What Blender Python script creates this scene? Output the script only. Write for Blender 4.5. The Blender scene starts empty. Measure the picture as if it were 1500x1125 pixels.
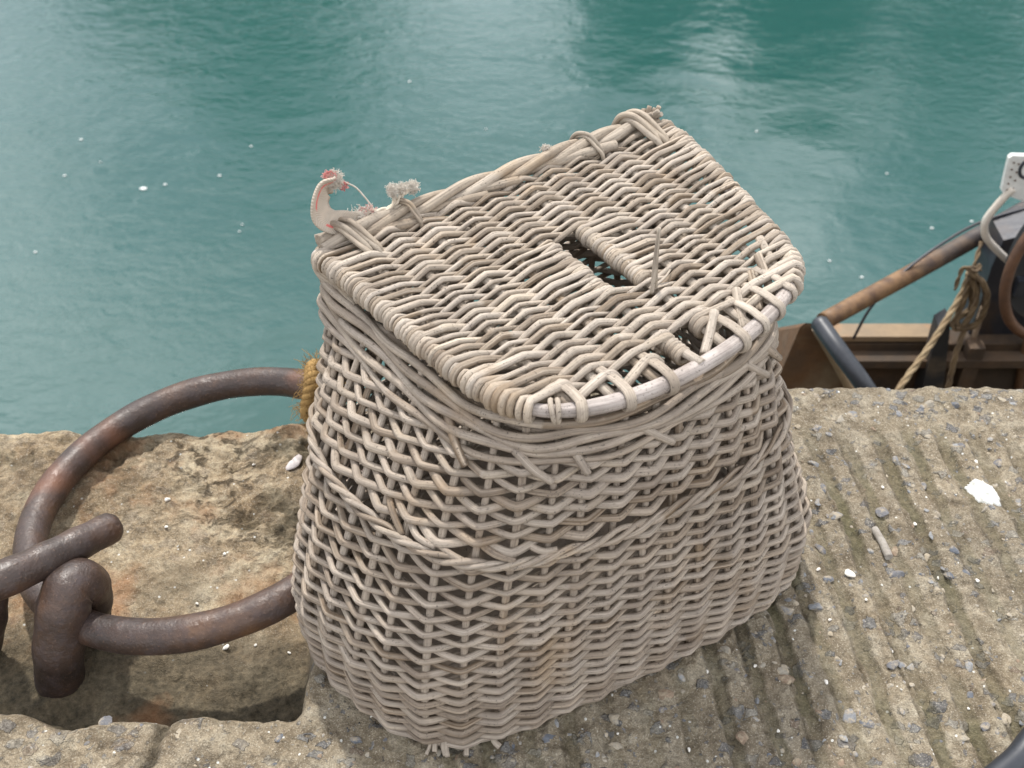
import bpy, math, random
import numpy as np
from mathutils import Vector
rng = np.random.default_rng(7)
random.seed(7)
PI = math.pi
S = bpy.context.scene
COL = S.collection
A3 = lambda *a: np.array(a, float)

# ------------------------------------------------------------------ camera
cam = bpy.data.cameras.new('camera')
cam.sensor_width = 36; cam.lens = 40.8; cam.clip_start = .02; cam.clip_end = 3000
cam.dof.use_dof = True; cam.dof.focus_distance = 1.04; cam.dof.aperture_fstop = 11.0
co = bpy.data.objects.new('camera', cam); COL.objects.link(co)
co.location = (0, 0, .93); co.rotation_euler = (math.radians(90-42.5), 0, 0)
S.camera = co
S.view_settings.view_transform = 'Standard'; S.view_settings.look = 'None'; S.view_settings.exposure = 0
S.cycles.use_denoising = True
S.cycles.max_bounces = 8

# ------------------------------------------------------------------ node helpers
def new_mat(name):
    m = bpy.data.materials.new(name); m.use_nodes = True
    nt = m.node_tree; nt.nodes.clear()
    out = nt.nodes.new('ShaderNodeOutputMaterial'); b = nt.nodes.new('ShaderNodeBsdfPrincipled')
    nt.links.new(b.outputs[0], out.inputs[0])
    return m, nt, b
class G:
    """small wrapper to write node graphs tersely"""
    def __init__(s, nt): s.nt = nt
    def n(s, t, **k):
        o = s.nt.nodes.new(t)
        for a, v in k.items(): setattr(o, a, v)
        return o
    def put(s, sock, v):
        if isinstance(v, bpy.types.NodeSocket): s.nt.links.new(v, sock)
        elif v is not None:
            if sock.type == 'RGBA' and not hasattr(v, '__len__'): v = (v, v, v, 1)
            if sock.type == 'RGBA' and len(v) == 3: v = (*v, 1)
            sock.default_value = v
    def math(s, op, a, b=None, c=None, clamp=False):
        o = s.n('ShaderNodeMath', operation=op, use_clamp=clamp)
        for i, v in enumerate((a, b, c)):
            if v is not None: s.put(o.inputs[i], v)
        return o.outputs[0]
    def mix(s, f, a, b, mode='MIX'):
        o = s.n('ShaderNodeMix', data_type='RGBA', blend_type=mode)
        s.put(o.inputs[0], f); s.put(o.inputs[6], a); s.put(o.inputs[7], b)
        return o.outputs[2]
    def noise(s, vec, scale, detail=4, rough=.55, dist=0, col=False):
        o = s.n('ShaderNodeTexNoise'); s.put(o.inputs['Vector'], vec)
        for k, v in (('Scale', scale), ('Detail', detail), ('Roughness', rough), ('Distortion', dist)): o.inputs[k].default_value = v
        return o.outputs[1 if col else 0]
    def vor(s, vec, scale, feature='F1', rand=1.0):
        o = s.n('ShaderNodeTexVoronoi', feature=feature); s.put(o.inputs['Vector'], vec)
        o.inputs['Scale'].default_value = scale; o.inputs['Randomness'].default_value = rand
        return o
    def ramp(s, v, *stops, interp='LINEAR'):
        o = s.n('ShaderNodeValToRGB'); s.put(o.inputs[0], v); cr = o.color_ramp; cr.interpolation = interp
        while len(cr.elements) < len(stops): cr.elements.new(.5)
        for e, (p, c) in zip(cr.elements, stops):
            e.position = p; e.color = (c, c, c, 1) if not hasattr(c, '__len__') else (*c, 1)
        return o.outputs[0]
    def map(s, v, a, b, c=0., d=1.):
        o = s.n('ShaderNodeMapRange'); s.put(o.inputs[0], v)
        for i, x in enumerate((a, b, c, d)): o.inputs[i+1].default_value = x
        return o.outputs[0]
    def bump(s, h, strength, dist, nrm=None):
        o = s.n('ShaderNodeBump'); s.put(o.inputs['Height'], h)
        o.inputs['Strength'].default_value = strength; o.inputs['Distance'].default_value = dist
        if nrm is not None: s.put(o.inputs['Normal'], nrm)
        return o.outputs[0]
    def attr(s, name):
        return s.n('ShaderNodeAttribute', attribute_name=name)
    def coord(s, which='Object'):
        return s.n('ShaderNodeTexCoord').outputs[which]
    def mapping(s, v, scale=(1,1,1), loc=(0,0,0), rot=(0,0,0)):
        o = s.n('ShaderNodeMapping'); s.put(o.inputs[0], v)
        o.inputs['Scale'].default_value = scale; o.inputs['Location'].default_value = loc; o.inputs['Rotation'].default_value = rot
        return o.outputs[0]
    def sep(s, v):
        o = s.n('ShaderNodeSeparateXYZ'); s.put(o.inputs[0], v); return o.outputs

# ------------------------------------------------------------------ materials
def mat_wicker(name, light, dark, stain=.5):
    m, nt, b = new_mat(name); g = G(nt)
    rv = g.attr('rv').outputs['Fac']
    uv = g.coord('UV'); ob = g.coord('Object')
    st = g.mapping(uv, (9, 28, 1)); fine = g.noise(st, 1.0, 5, .65)
    long_ = g.noise(g.mapping(uv, (3, 6, 1)), 1.0, 3)
    base = g.ramp(rv, (0, (dark[0]*.72, dark[1]*.66, dark[2]*.58)), (.14, dark), (.5, tuple(.35*a+.65*b for a, b in zip(dark, light))), (.8, light), (1, (light[0]*.98, light[1]*.93, light[2]*.83)))
    base = g.mix(g.map(long_, .35, .7), base, g.mix(rv, light, (light[0]*.8, light[1]*.78, light[2]*.76)))
    hs = g.n('ShaderNodeHueSaturation'); g.put(hs.inputs['Color'], base)
    g.put(hs.inputs['Value'], g.math('ADD', g.map(g.noise(g.mapping(uv, (1, 1.3, 1), (3, 7, 0)), 9, 2),   .3, .7, .76, 1.16), g.map(fine, .3, .7, -.24, .18)))
    g.put(hs.inputs['Saturation'], g.map(rv, 0, 1, 1.2, .9))
    # ochre stains, here and there
    o = g.ramp(g.noise(ob, 11, 3, .6), (.60, 0), (.72, 1))
    base = g.mix(g.math('MULTIPLY', o, stain), hs.outputs[0], (.30, .19, .09))
    grime = g.ramp(g.noise(ob, 26, 4, .65), (.46, 0), (.66, 1))
    base = g.mix(g.math('MULTIPLY', grime, .38), base, (.13, .10, .08))
    sp = g.ramp(g.noise(ob, 520, 3, .6), (.60, 0), (.68, 1))
    sp2 = g.math('MULTIPLY', sp, g.ramp(g.noise(ob, 35, 2), (.38, .08), (.6, .8)))
    base = g.mix(sp2, base, (.05, .04, .033))
    g.put(b.inputs['Base Color'], base); b.inputs['Roughness'].default_value = .68
    b.inputs['Specular IOR Level'].default_value = .35
    g.put(b.inputs['Normal'], g.bump(g.math('ADD', fine, g.math('MULTIPLY', sp, -.5)), .7, .0009))
    return m
WICK = mat_wicker('weathered_willow', (.475, .408, .335), (.19, .150, .113), .45)
WICKB = mat_wicker('weathered_willow_body', (.385, .322, .260), (.172, .134, .101), .38)
WICKF = mat_wicker('bare_frame_willow', (.43, .375, .34), (.35, .30, .265), .1)
WICKT = mat_wicker('hinge_willow', (.39, .33, .262), (.22, .172, .127), .6)

def mat_iron():
    m, nt, b = new_mat('rusted_iron'); g = G(nt); ob = g.coord('Object')
    n1 = g.noise(ob, 14, 6, .62); n2 = g.noise(ob, 70, 4, .6); n3 = g.noise(ob, 400, 2)
    c = g.ramp(n1, (.3, (.020, .014, .012)), (.5, (.046, .028, .021)), (.66, (.082, .043, .025)), (.8, (.15, .078, .036)))
    c = g.mix(g.ramp(n2, (.5, 0), (.75, .7)), c, (.055, .040, .040))
    c = g.mix(g.ramp(n3, (.60, 0), (.74, .35)), c, (.20, .12, .08))
    lo = g.ramp(g.noise(ob, 6, 3), (.56, 0), (.68, .6)); c = g.mix(lo, c, (.20, .075, .032))
    g.put(b.inputs['Base Color'], c); b.inputs['Metallic'].default_value = .05
    g.put(b.inputs['Roughness'], g.map(n2, .3, .7, .34, .66))
    h = g.math('ADD', g.math('MULTIPLY', n2, .9), g.math('ADD', g.math('MULTIPLY', n3, .3), g.math('MULTIPLY', n1, .7)))
    pit = g.ramp(g.vor(ob, 90).outputs[0], (.0, 0), (.28, 1))
    h = g.math('ADD', h, g.math('MULTIPLY', pit, g.ramp(n1, (.45, 0), (.6, .5))))
    g.put(b.inputs['Normal'], g.bump(h, .6, .0020))
    return m
IRON = mat_iron()

def mat_quay():
    m, nt, b = new_mat('worn_concrete_and_stone'); g = G(nt); ob = g.coord('Object')
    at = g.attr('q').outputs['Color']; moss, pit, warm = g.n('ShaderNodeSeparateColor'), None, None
    g.put(moss.inputs[0], at); moss_shade_v, pit_shade_v, warm_v = moss.outputs[0], moss.outputs[1], moss.outputs[2]
    n_big = g.noise(ob, 6, 5, .6); n_mid = g.noise(ob, 30, 5, .65); n_f = g.noise(ob, 160, 4, .7); n_g = g.noise(ob, 620, 3, .7)
    # matrix colours
    gray = g.ramp(n_mid, (.32, (.20, .155, .10)), (.48, (.37, .30, .205)), (.66, (.53, .455, .335)))
    tan = g.mix(g.ramp(g.noise(ob, 11, 5, .65), (.40, 0), (.60, 1)), g.ramp(n_mid, (.32, (.17, .11, .06)), (.48, (.36, .25, .14)), (.68, (.50, .37, .22))), g.ramp(n_mid, (.30, (.38, .27, .155)), (.46, (.60, .46, .29)), (.66, (.72, .60, .41))))
    c = g.mix(warm_v, gray, tan)
    c = g.mix(g.ramp(n_big, (.42, 0), (.66, .45)), c, (.20, .16, .115))
    # isolated angular aggregate stones, three sizes
    wob = g.n('ShaderNodeVectorMath', operation='ADD'); g.put(wob.inputs[0], ob)
    nv = g.n('ShaderNodeVectorMath', operation='SCALE'); g.put(nv.inputs[0], g.noise(ob, 75, 3, .6, col=True)); nv.inputs['Scale'].default_value = .014
    g.put(wob.inputs[1], nv.outputs[0]); wv = wob.outputs[0]
    masks = []
    for sc, thr, sx, rad in ((36, .86, (1, .72, .6), .40), (66, .62, (.8, 1.1, .6), .42), (140, .42, (1, .8, .6), .42)):
        vv = g.mapping(wv, sx, (sc*.13, sc*.07, 0), (0, 0, sc*.03))
        f1 = g.vor(vv, sc); f1.distance = 'MANHATTAN' if sc != 66 else 'CHEBYCHEV'
        de = g.vor(vv, sc, 'DISTANCE_TO_EDGE')
        rnd = g.n('ShaderNodeSeparateColor'); g.put(rnd.inputs[0], f1.outputs['Color'])
        sel = g.math('GREATER_THAN', rnd.outputs[0], thr)
        r_ = g.map(rnd.outputs[2], 0, 1, rad*.5, rad*1.15)
        inside = g.ramp(g.math('SUBTRACT', g.math('ADD', r_, .5), f1.outputs[0]), (.5, 0), (.535, 1))
        mk = g.math('MULTIPLY', g.math('MULTIPLY', sel, inside), g.ramp(de.outputs[0], (.02, 0), (.05, 1)))
        mk = g.math('MULTIPLY', mk, g.math('SUBTRACT', 1.0, g.math('MULTIPLY', warm_v, .8)))
        mk = g.math('MULTIPLY', mk, g.math('SUBTRACT', 1.0, g.math('MULTIPLY', pit_shade_v, .6)))
        stone = g.ramp(rnd.outputs[1], (0, (.12, .13, .15)), (.25, (.21, .215, .225)), (.48, (.33, .30, .25)), (.68, (.17, .165, .17)), (.82, (.36, .33, .28)), (.94, (.25, .17, .12)), interp='CONSTANT')
        stone = g.mix(g.map(n_f, .35, .7, 0, .45), stone, (.40, .36, .29))
        dust = g.ramp(n_mid, (.52, 1), (.70, .35))
        c = g.mix(g.math('MULTIPLY', mk, g.math('MULTIPLY', dust, .97)), c, stone); masks.append((mk, f1))
    # sand grain and pale lichen bits
    c = g.mix(g.map(n_f, .32, .68, .0, .9), g.mix(.52, c, (.06, .045, .03)), c)
    c = g.mix(g.ramp(n_g, (.3, .55), (.5, 0)), c, (.08, .06, .04))
    c = g.mix(g.ramp(n_g, (.56, 0), (.70, .75)), c, (.60, .53, .42))
    rare = g.vor(ob, 170); rs = g.n('ShaderNodeSeparateColor'); g.put(rs.inputs[0], rare.outputs['Color'])
    spk = g.math('MULTIPLY', g.math('GREATER_THAN', rs.outputs[2], .955), g.math('LESS_THAN', rare.outputs[0], .22))
    c = g.mix(spk, c, (.72, .69, .62))
    # moss and dirt in low places; trough and groove-edge shadow painted in too
    mossc = g.ramp(n_f, (.3, (.050, .048, .018)), (.65, (.15, .135, .06)))
    c = g.mix(g.math('MULTIPLY', moss_shade_v, g.ramp(n_mid, (.30, .35), (.58, 1))), c, mossc)
    c = g.mix(g.math('MULTIPLY', pit_shade_v, g.ramp(g.noise(ob, 22, 4), (.33, .65), (.6, 1))), c, g.ramp(n_f, (.3, (.032, .027, .017)), (.7, (.135, .105, .066))))
    rk = g.attr('q').outputs['Alpha']
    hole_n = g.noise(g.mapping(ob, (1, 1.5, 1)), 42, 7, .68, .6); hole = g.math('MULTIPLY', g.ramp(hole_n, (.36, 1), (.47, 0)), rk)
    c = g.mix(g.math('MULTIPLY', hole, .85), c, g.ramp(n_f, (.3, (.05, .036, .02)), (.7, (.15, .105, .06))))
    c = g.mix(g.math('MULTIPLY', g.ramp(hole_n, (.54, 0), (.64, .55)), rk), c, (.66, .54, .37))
    rust = g.math('MULTIPLY', g.ramp(g.noise(ob, 9, 4, .6), (.54, 0), (.68, .55)), warm_v)
    c = g.mix(rust, c, (.36, .16, .065))
    g.put(b.inputs['Base Color'], g.mix(1.0, c, (.84, .86, .88), 'MULTIPLY')); b.inputs['Roughness'].default_value = .9; b.inputs['Specular IOR Level'].default_value = .25
    h = g.math('ADD', g.math('MULTIPLY', n_mid, 1.0), g.math('MULTIPLY', n_f, .75))
    h = g.math('ADD', h, g.math('MULTIPLY', n_g, .42))
    for (mk, f1), k in zip(masks, (.8, .6, .35)): h = g.math('ADD', h, g.math('MULTIPLY', mk, k))
    h = g.math('SUBTRACT', h, g.math('MULTIPLY', hole, 1.6))
    g.put(b.inputs['Normal'], g.bump(h, .95, .0048))
    return m
QUAY = mat_quay()

def mat_water():
    m, nt, b = new_mat('green_harbour_water'); g = G(nt); ob = g.coord('Object')
    murk = g.noise(ob, .22, 3)
    g.put(b.inputs['Base Color'], g.mix(g.map(murk, .3, .7), (.016, .066, .058), (.023, .077, .069)))
    b.inputs['Roughness'].default_value = .05; b.inputs['IOR'].default_value = 1.62
    h1 = g.noise(g.mapping(ob, (1.0, 1.35, 1)), 1.5, 2, .45, .3)
    h2 = g.noise(g.mapping(ob, (1, 1.6, 1), (4, 9, 0), (0, 0, .25)), 6.5, 5, .55, .4)
    h3 = g.noise(g.mapping(ob, (1, 1.5, 1), (2, 5, 0), (0, 0, -.2)), 17, 3, .5, .3)
    patch = g.ramp(g.noise(ob, .33, 3, .55), (.38, .25), (.62, 1))
    far = g.map(g.sep(ob)[1], 5.0, 10.5, .9, 1.1)
    h = g.math('ADD', g.math('MULTIPLY', h1, .010), g.math('MULTIPLY', g.math('ADD', g.math('MULTIPLY', h2, .0095), g.math('MULTIPLY', h3, .0022)), g.math('MULTIPLY', patch, far)))
    g.put(b.inputs['Normal'], g.bump(h, 1.0, 1.0))
    return m
WATER = mat_water()

def mat_simple(name, c1, c2, scale=20, rough=.7, metal=0., bump=.3, dist=.001, thr=(.4, .65), c3=None, spec=.5):
    m, nt, b = new_mat(name); g = G(nt); ob = g.coord('Object')
    n = g.noise(ob, scale, 5, .62); f = g.noise(ob, scale*7, 3, .6)
    c = g.mix(g.ramp(n, (thr[0], 0), (thr[1], 1)), c1, c2)
    if c3: c = g.mix(g.ramp(g.noise(ob, scale*.6, 4, .6, .5), (.52, 0), (.66, .9)), c, c3)
    c = g.mix(g.map(f, .3, .7, 0, .35), c, (c1[0]*.5, c1[1]*.5, c1[2]*.5))
    g.put(b.inputs['Base Color'], c); b.inputs['Roughness'].default_value = rough; b.inputs['Metallic'].default_value = metal
    b.inputs['Specular IOR Level'].default_value = spec
    g.put(b.inputs['Normal'], g.bump(g.math('ADD', n, f), bump, dist))
    return m
M_ROPE = mat_simple('tan_rope_fibre', (.33, .20, .065), (.20, .115, .035), 60, .9, 0, .5, .001)
M_CORD = mat_simple('pale_rope_fibre', (.34, .255, .15), (.22, .15, .08), 30, .9, 0, .5, .002)
M_DROPE = mat_simple('dirty_rope_fibre', (.17, .115, .06), (.09, .06, .035), 30, .9, 0, .5, .002)
M_WHITE = mat_simple('frayed_cotton', (.60, .55, .48), (.46, .40, .33), 160, .95, 0, .4, .0006)
M_TWINE = mat_simple('cream_twine', (.66, .58, .47), (.48, .40, .30), 200, .95, 0, .4, .0006)
M_RED = mat_simple('faded_red_thread', (.50, .13, .12), (.64, .38, .34), 200, .9, 0, .4, .0005)
M_SHELL = mat_simple('bleached_shell', (.80, .77, .70), (.62, .57, .50), 200, .6, 0, .3, .0005)
M_SHELLP = mat_simple('grey_pink_shell', (.60, .54, .51), (.42, .38, .37), 150, .5, 0, .3, .0005)
M_DROP = mat_simple('bird_lime', (.70, .70, .67), (.50, .50, .45), 260, .85, 0, .6, .001)
M_STICK = mat_simple('grey_driftwood', (.36, .33, .29), (.23, .20, .17), 120, .85, 0, .5, .0006)
M_BLACK = mat_simple('black_rubber', (.020, .023, .030), (.035, .038, .046), 25, .42, 0, .15, .001)
M_RUSTY = mat_simple('rusty_boat_steel', (.14, .070, .030), (.085, .055, .035), 7, .75, .1, .5, .006, c3=(.19, .14, .09))
def mat_rail():
    m, nt, b = new_mat('rust_to_black_pipe'); g = G(nt); ob = g.coord('Object')
    k = g.math('ADD', g.sep(ob)[0], g.math('MULTIPLY', g.noise(ob, 7, 4, .6), .35))
    n = g.noise(ob, 24, 5, .6)
    rust = g.ramp(n, (.35, (.075, .036, .016)), (.6, (.19, .105, .045))); blk = g.ramp(n, (.4, (.028, .029, .034)), (.7, (.075, .06, .05)))
    g.put(b.inputs['Base Color'], g.mix(g.map(k, .10, .34), rust, blk)); b.inputs['Roughness'].default_value = .6
    g.put(b.inputs['Normal'], g.bump(n, .4, .003)); return m
M_RAIL = mat_rail()
M_DECK = mat_simple('dark_hold_steel', (.050, .036, .025), (.11, .062, .03), 5, .85, 0, .4, .006)
M_NAVY = mat_simple('blue_black_paint', (.020, .023, .034), (.040, .040, .047), 9, .45, 0, .25, .003, c3=(.06, .04, .03))
M_GREY = mat_simple('dull_grey_paint', (.026, .027, .030), (.018, .019, .021), 9, .6, 0, .3, .003, c3=(.12, .09, .06))
M_RIM = mat_simple('scuffed_gunwale', (.27, .19, .11), (.20, .15, .10), 6, .7, 0, .3, .003, c3=(.40, .19, .07))
M_HOOP = mat_simple('brown_rust_hoop', (.085, .043, .025), (.14, .066, .032), 12, .6, .1, .4, .004)
M_PAINT = mat_simple('chipped_white_paint', (.80, .80, .76), (.72, .71, .66), 14, .5, 0, .2, .002)
M_WTUBE = mat_simple('chipped_white_tube', (.74, .68, .60), (.60, .52, .43), 10, .55, 0, .3, .002, c3=(.34, .19, .09))
M_BARK = mat_simple('tree_bark', (.07, .05, .035), (.11, .085, .06), 3, .9, 0, .6, .05)
M_LEAF = mat_simple('dark_leaves', (.022, .060, .020), (.045, .10, .03), .8, .6, 0, .1, .01)
M_HILL = mat_simple('far_bank_scrub', (.03, .06, .025), (.06, .085, .04), .4, .9, 0, .5, .3)
M_FOAM = mat_simple('foam', (.8, .82, .8), (.7, .72, .7), 60, .8, 0, .2, .001)
M_STRAP = None
def mat_strap():
    m, nt, b = new_mat('woven_webbing'); g = G(nt); uv = g.coord('UV'); s = g.sep(uv)
    ch = g.math('SINE', g.math('MULTIPLY', g.math('ADD', s[1], g.math('MULTIPLY', g.math('ABSOLUTE', g.math('SUBTRACT', g.math('FRACT', g.math('MULTIPLY', s[0], 2.0)), .5)), .006)), 3800.0))
    n = g.noise(g.coord(), 130, 3)
    c = g.mix(g.map(ch, -1, 1), (.29, .235, .18), (.47, .41, .34)); c = g.mix(g.map(n, .4, .7, 0, .5), c, (.50, .40, .31))
    stripe = g.math('COMPARE', g.math('FRACT', s[0]), .30, .055)
    c = g.mix(g.math('MULTIPLY', stripe, g.ramp(g.noise(g.coord(), 60, 2), (.46, 0), (.54, .9))), c, (.55, .12, .11))
    g.put(b.inputs['Base Color'], c); b.inputs['Roughness'].default_value = .95
    g.put(b.inputs['Normal'], g.bump(ch, .25, .0004))
    return m
M_STRAP = mat_strap()

# ------------------------------------------------------------------ mesh builder
def norm(v): return v/np.maximum(np.linalg.norm(v, axis=-1, keepdims=True), 1e-12)
def frames(P, closed, ref=None):
    if closed: T = norm(np.roll(P, -1, 0)-np.roll(P, 1, 0))
    else: T = norm(np.gradient(P, axis=0))
    if ref is not None:
        N = norm(np.cross(np.broadcast_to(ref, T.shape), T)); return T, N, np.cross(T, N)
    N = np.zeros_like(T); a = A3(0, 0, 1) if abs(T[0][2]) < .9 else A3(1, 0, 0)
    v = np.cross(T[0], a); v /= np.linalg.norm(v)
    for i in range(len(T)):
        v = v-T[i]*(v@T[i]); v /= np.linalg.norm(v); N[i] = v
    return T, N, np.cross(T, N)
def smooth(pts, n=8):
    """Catmull-Rom through the given points"""
    p = np.array(pts, float); q = np.vstack([2*p[0]-p[1], p, 2*p[-1]-p[-2]]); out = []
    t = np.linspace(0, 1, n, endpoint=False)[:, None]
    for i in range(1, len(q)-2):
        a, b_, c, d = q[i-1], q[i], q[i+1], q[i+2]
        out.append(.5*(2*b_+(c-a)*t+(2*a-5*b_+4*c-d)*t**2+(3*b_-a-3*c+d)*t**3))
    return np.vstack(out+[p[-1:]])
class MB:
    def __init__(s): s.V, s.Q, s.UV, s.R, s.nv = [], [], [], [], 0
    def grid(s, V, rv, closed_u=False, closed_v=True, uv=None):
        """V: (nu, nv, 3) sheet of quads"""
        nu, nv = V.shape[:2]; I = np.arange(nu*nv).reshape(nu, nv)+s.nv
        iu = np.arange(nu if closed_u else nu-1); iv = np.arange(nv if closed_v else nv-1)
        a = I[iu][:, iv]; b = I[(iu+1) % nu][:, iv]; c = I[(iu+1) % nu][:, (iv+1) % nv]; d = I[iu][:, (iv+1) % nv]
        s.Q.append(np.stack([a, b, c, d], -1).reshape(-1, 4)); s.V.append(V.reshape(-1, 3)); s.nv += nu*nv
        s.R.append(np.broadcast_to(np.asarray(rv, float).reshape(-1, 1) if np.ndim(rv) else rv, (nu, nv)).reshape(-1).copy())
        if uv is None: uv = np.zeros((nu, nv, 2))
        s.UV.append(uv.reshape(-1, 2))
    def tube(s, P, r, n=8, closed=False, ref=None, rv=.5, flat=1., caps=True, twist=0., tip=False):
        P = np.array(P, float); m = len(P); r = np.broadcast_to(np.asarray(r, float), (m,)).copy()
        rvv = np.broadcast_to(np.asarray(rv, float), (m,)).copy()
        T, N, B = frames(P, closed, ref)
        if caps and not closed:
            k = .5*r[[0, -1]] if tip else 0*r[[0, -1]]
            P = np.vstack([P[0]-T[0]*k[0], P[0]-T[0]*k[0]*.7, P, P[-1]+T[-1]*k[1]*.7, P[-1]+T[-1]*k[1]])
            f = .75 if tip else .97
            r = np.r_[r[0]*.02, r[0]*f, r, r[-1]*f, r[-1]*.02]
            N = np.vstack([N[:1], N[:1], N, N[-1:], N[-1:]]); B = np.vstack([B[:1], B[:1], B, B[-1:], B[-1:]])
            rvv = np.r_[rvv[0], rvv[0], rvv, rvv[-1], rvv[-1]]
        L = np.r_[0, np.cumsum(np.linalg.norm(np.diff(P, axis=0), axis=1))]
        a = np.linspace(0, 2*PI, n, endpoint=False)[None, :]+twist*L[:, None]
        V = P[:, None]+r[:, None, None]*(np.cos(a)[..., None]*N[:, None]+flat*np.sin(a)[..., None]*B[:, None])
        uv = np.stack(np.broadcast_arrays(np.abs(np.linspace(-1, 1, n, endpoint=False))[None, :], L[:, None]+rng.random()*20), -1)
        s.grid(V, rvv, closed, True, uv)
    def box(s, c, half, ax=None, rv=.5):
        ax = np.eye(3) if ax is None else np.array(ax, float)
        for i in range(3):
            for sg in (-1, 1):
                j, k = (i+1) % 3, (i+2) % 3
                if sg < 0: j, k = k, j
                V = np.array([[c+sg*half[i]*ax[i]+a*half[j]*ax[j]+b_*half[k]*ax[k] for b_ in (-1, 1)] for a in (-1, 1)])
                s.grid(V, rv, False, False)
    def prism(s, poly, d, rv=.5):
        """closed polygon of 3-D points extruded by vector d (fan caps)"""
        p = np.array(poly, float); d = np.array(d, float)
        s.grid(np.stack([p, p+d], 1), rv, True, False)
        c = p.mean(0)
        for o in (0*d, d): s.grid(np.stack([p+o, np.broadcast_to(c+o, p.shape)], 1), rv, True, False)
    def ball(s, c, R, rv=.5, n=10, wob=0.):
        th = np.linspace(.02, PI-.02, n)[:, None]; ph = np.linspace(0, 2*PI, 2*n, endpoint=False)[None]
        d = np.stack(np.broadcast_arrays(np.sin(th)*np.cos(ph), np.sin(th)*np.sin(ph), np.cos(th)), -1)
        w = 1+wob*(np.sin(5*ph+3*th)*np.sin(4*th+2)+.6*np.sin(9*ph-5*th))*np.sin(th)
        s.grid(A3(*c)+d*w[..., None]*np.array(R), rv, False, True)
    def build(s, name, mat, parent=None, origin=(0, 0, 0), sharp=False):
        V = np.vstack(s.V)-np.array(origin, float); Q = np.vstack(s.Q).astype(np.int32); UV = np.vstack(s.UV); R = np.concatenate(s.R)
        me = bpy.data.meshes.new(name)
        me.vertices.add(len(V)); me.vertices.foreach_set('co', V.astype(np.float32).ravel())
        me.loops.add(Q.size); me.loops.foreach_set('vertex_index', Q.ravel())
        me.polygons.add(len(Q)); me.polygons.foreach_set('loop_start', np.arange(0, Q.size, 4, dtype=np.int32))
        me.polygons.foreach_set('loop_total', np.full(len(Q), 4, np.int32))
        me.update(calc_edges=True)
        me.uv_layers.new(name='UVMap').data.foreach_set('uv', UV[Q.ravel()].astype(np.float32).ravel())
        me.attributes.new('rv', 'FLOAT', 'POINT').data.foreach_set('value', R.astype(np.float32))
        me.polygons.foreach_set('use_smooth', np.full(len(Q), not sharp)); me.update()
        me.materials.append(mat)
        o = bpy.data.objects.new(name, me); COL.objects.link(o)
        if parent: o.parent = parent
        else: o.location = origin
        return o
def tag(o, label=None, cat=None, group=None, kind=None):
    for k, v in (('label', label), ('category', cat), ('group', group), ('kind', kind)):
        if v: o[k] = v
    return o
def empty(name, loc, rz=0):
    o = bpy.data.objects.new(name, None); COL.objects.link(o); o.location = loc; o.rotation_euler = (0, 0, rz)
    o.empty_display_size = .05
    return o

# ------------------------------------------------------------------ 2-D noise for the terrain
_P = rng.random((256, 256))
def vnoise(x, y):
    xi = np.floor(x).astype(int); yi = np.floor(y).astype(int); fx = x-xi; fy = y-yi
    fx = fx*fx*(3-2*fx); fy = fy*fy*(3-2*fy)
    a = _P[xi % 256, yi % 256]; b = _P[(xi+1) % 256, yi % 256]; c = _P[xi % 256, (yi+1) % 256]; d = _P[(xi+1) % 256, (yi+1) % 256]
    return (a*(1-fx)+b*fx)*(1-fy)+(c*(1-fx)+d*fx)*fy
def fbm(x, y, o=5, k=.55):
    s = 0; a = 1; t = 0
    for i in range(o): s = s+a*vnoise(x*2**i+17.3*i, y*2**i+5.1*i); t += a; a *= k
    return s/t
def sst(x, a, b):
    t = np.clip((x-a)/(b-a), 0, 1); return t*t*(3-2*t)

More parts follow.
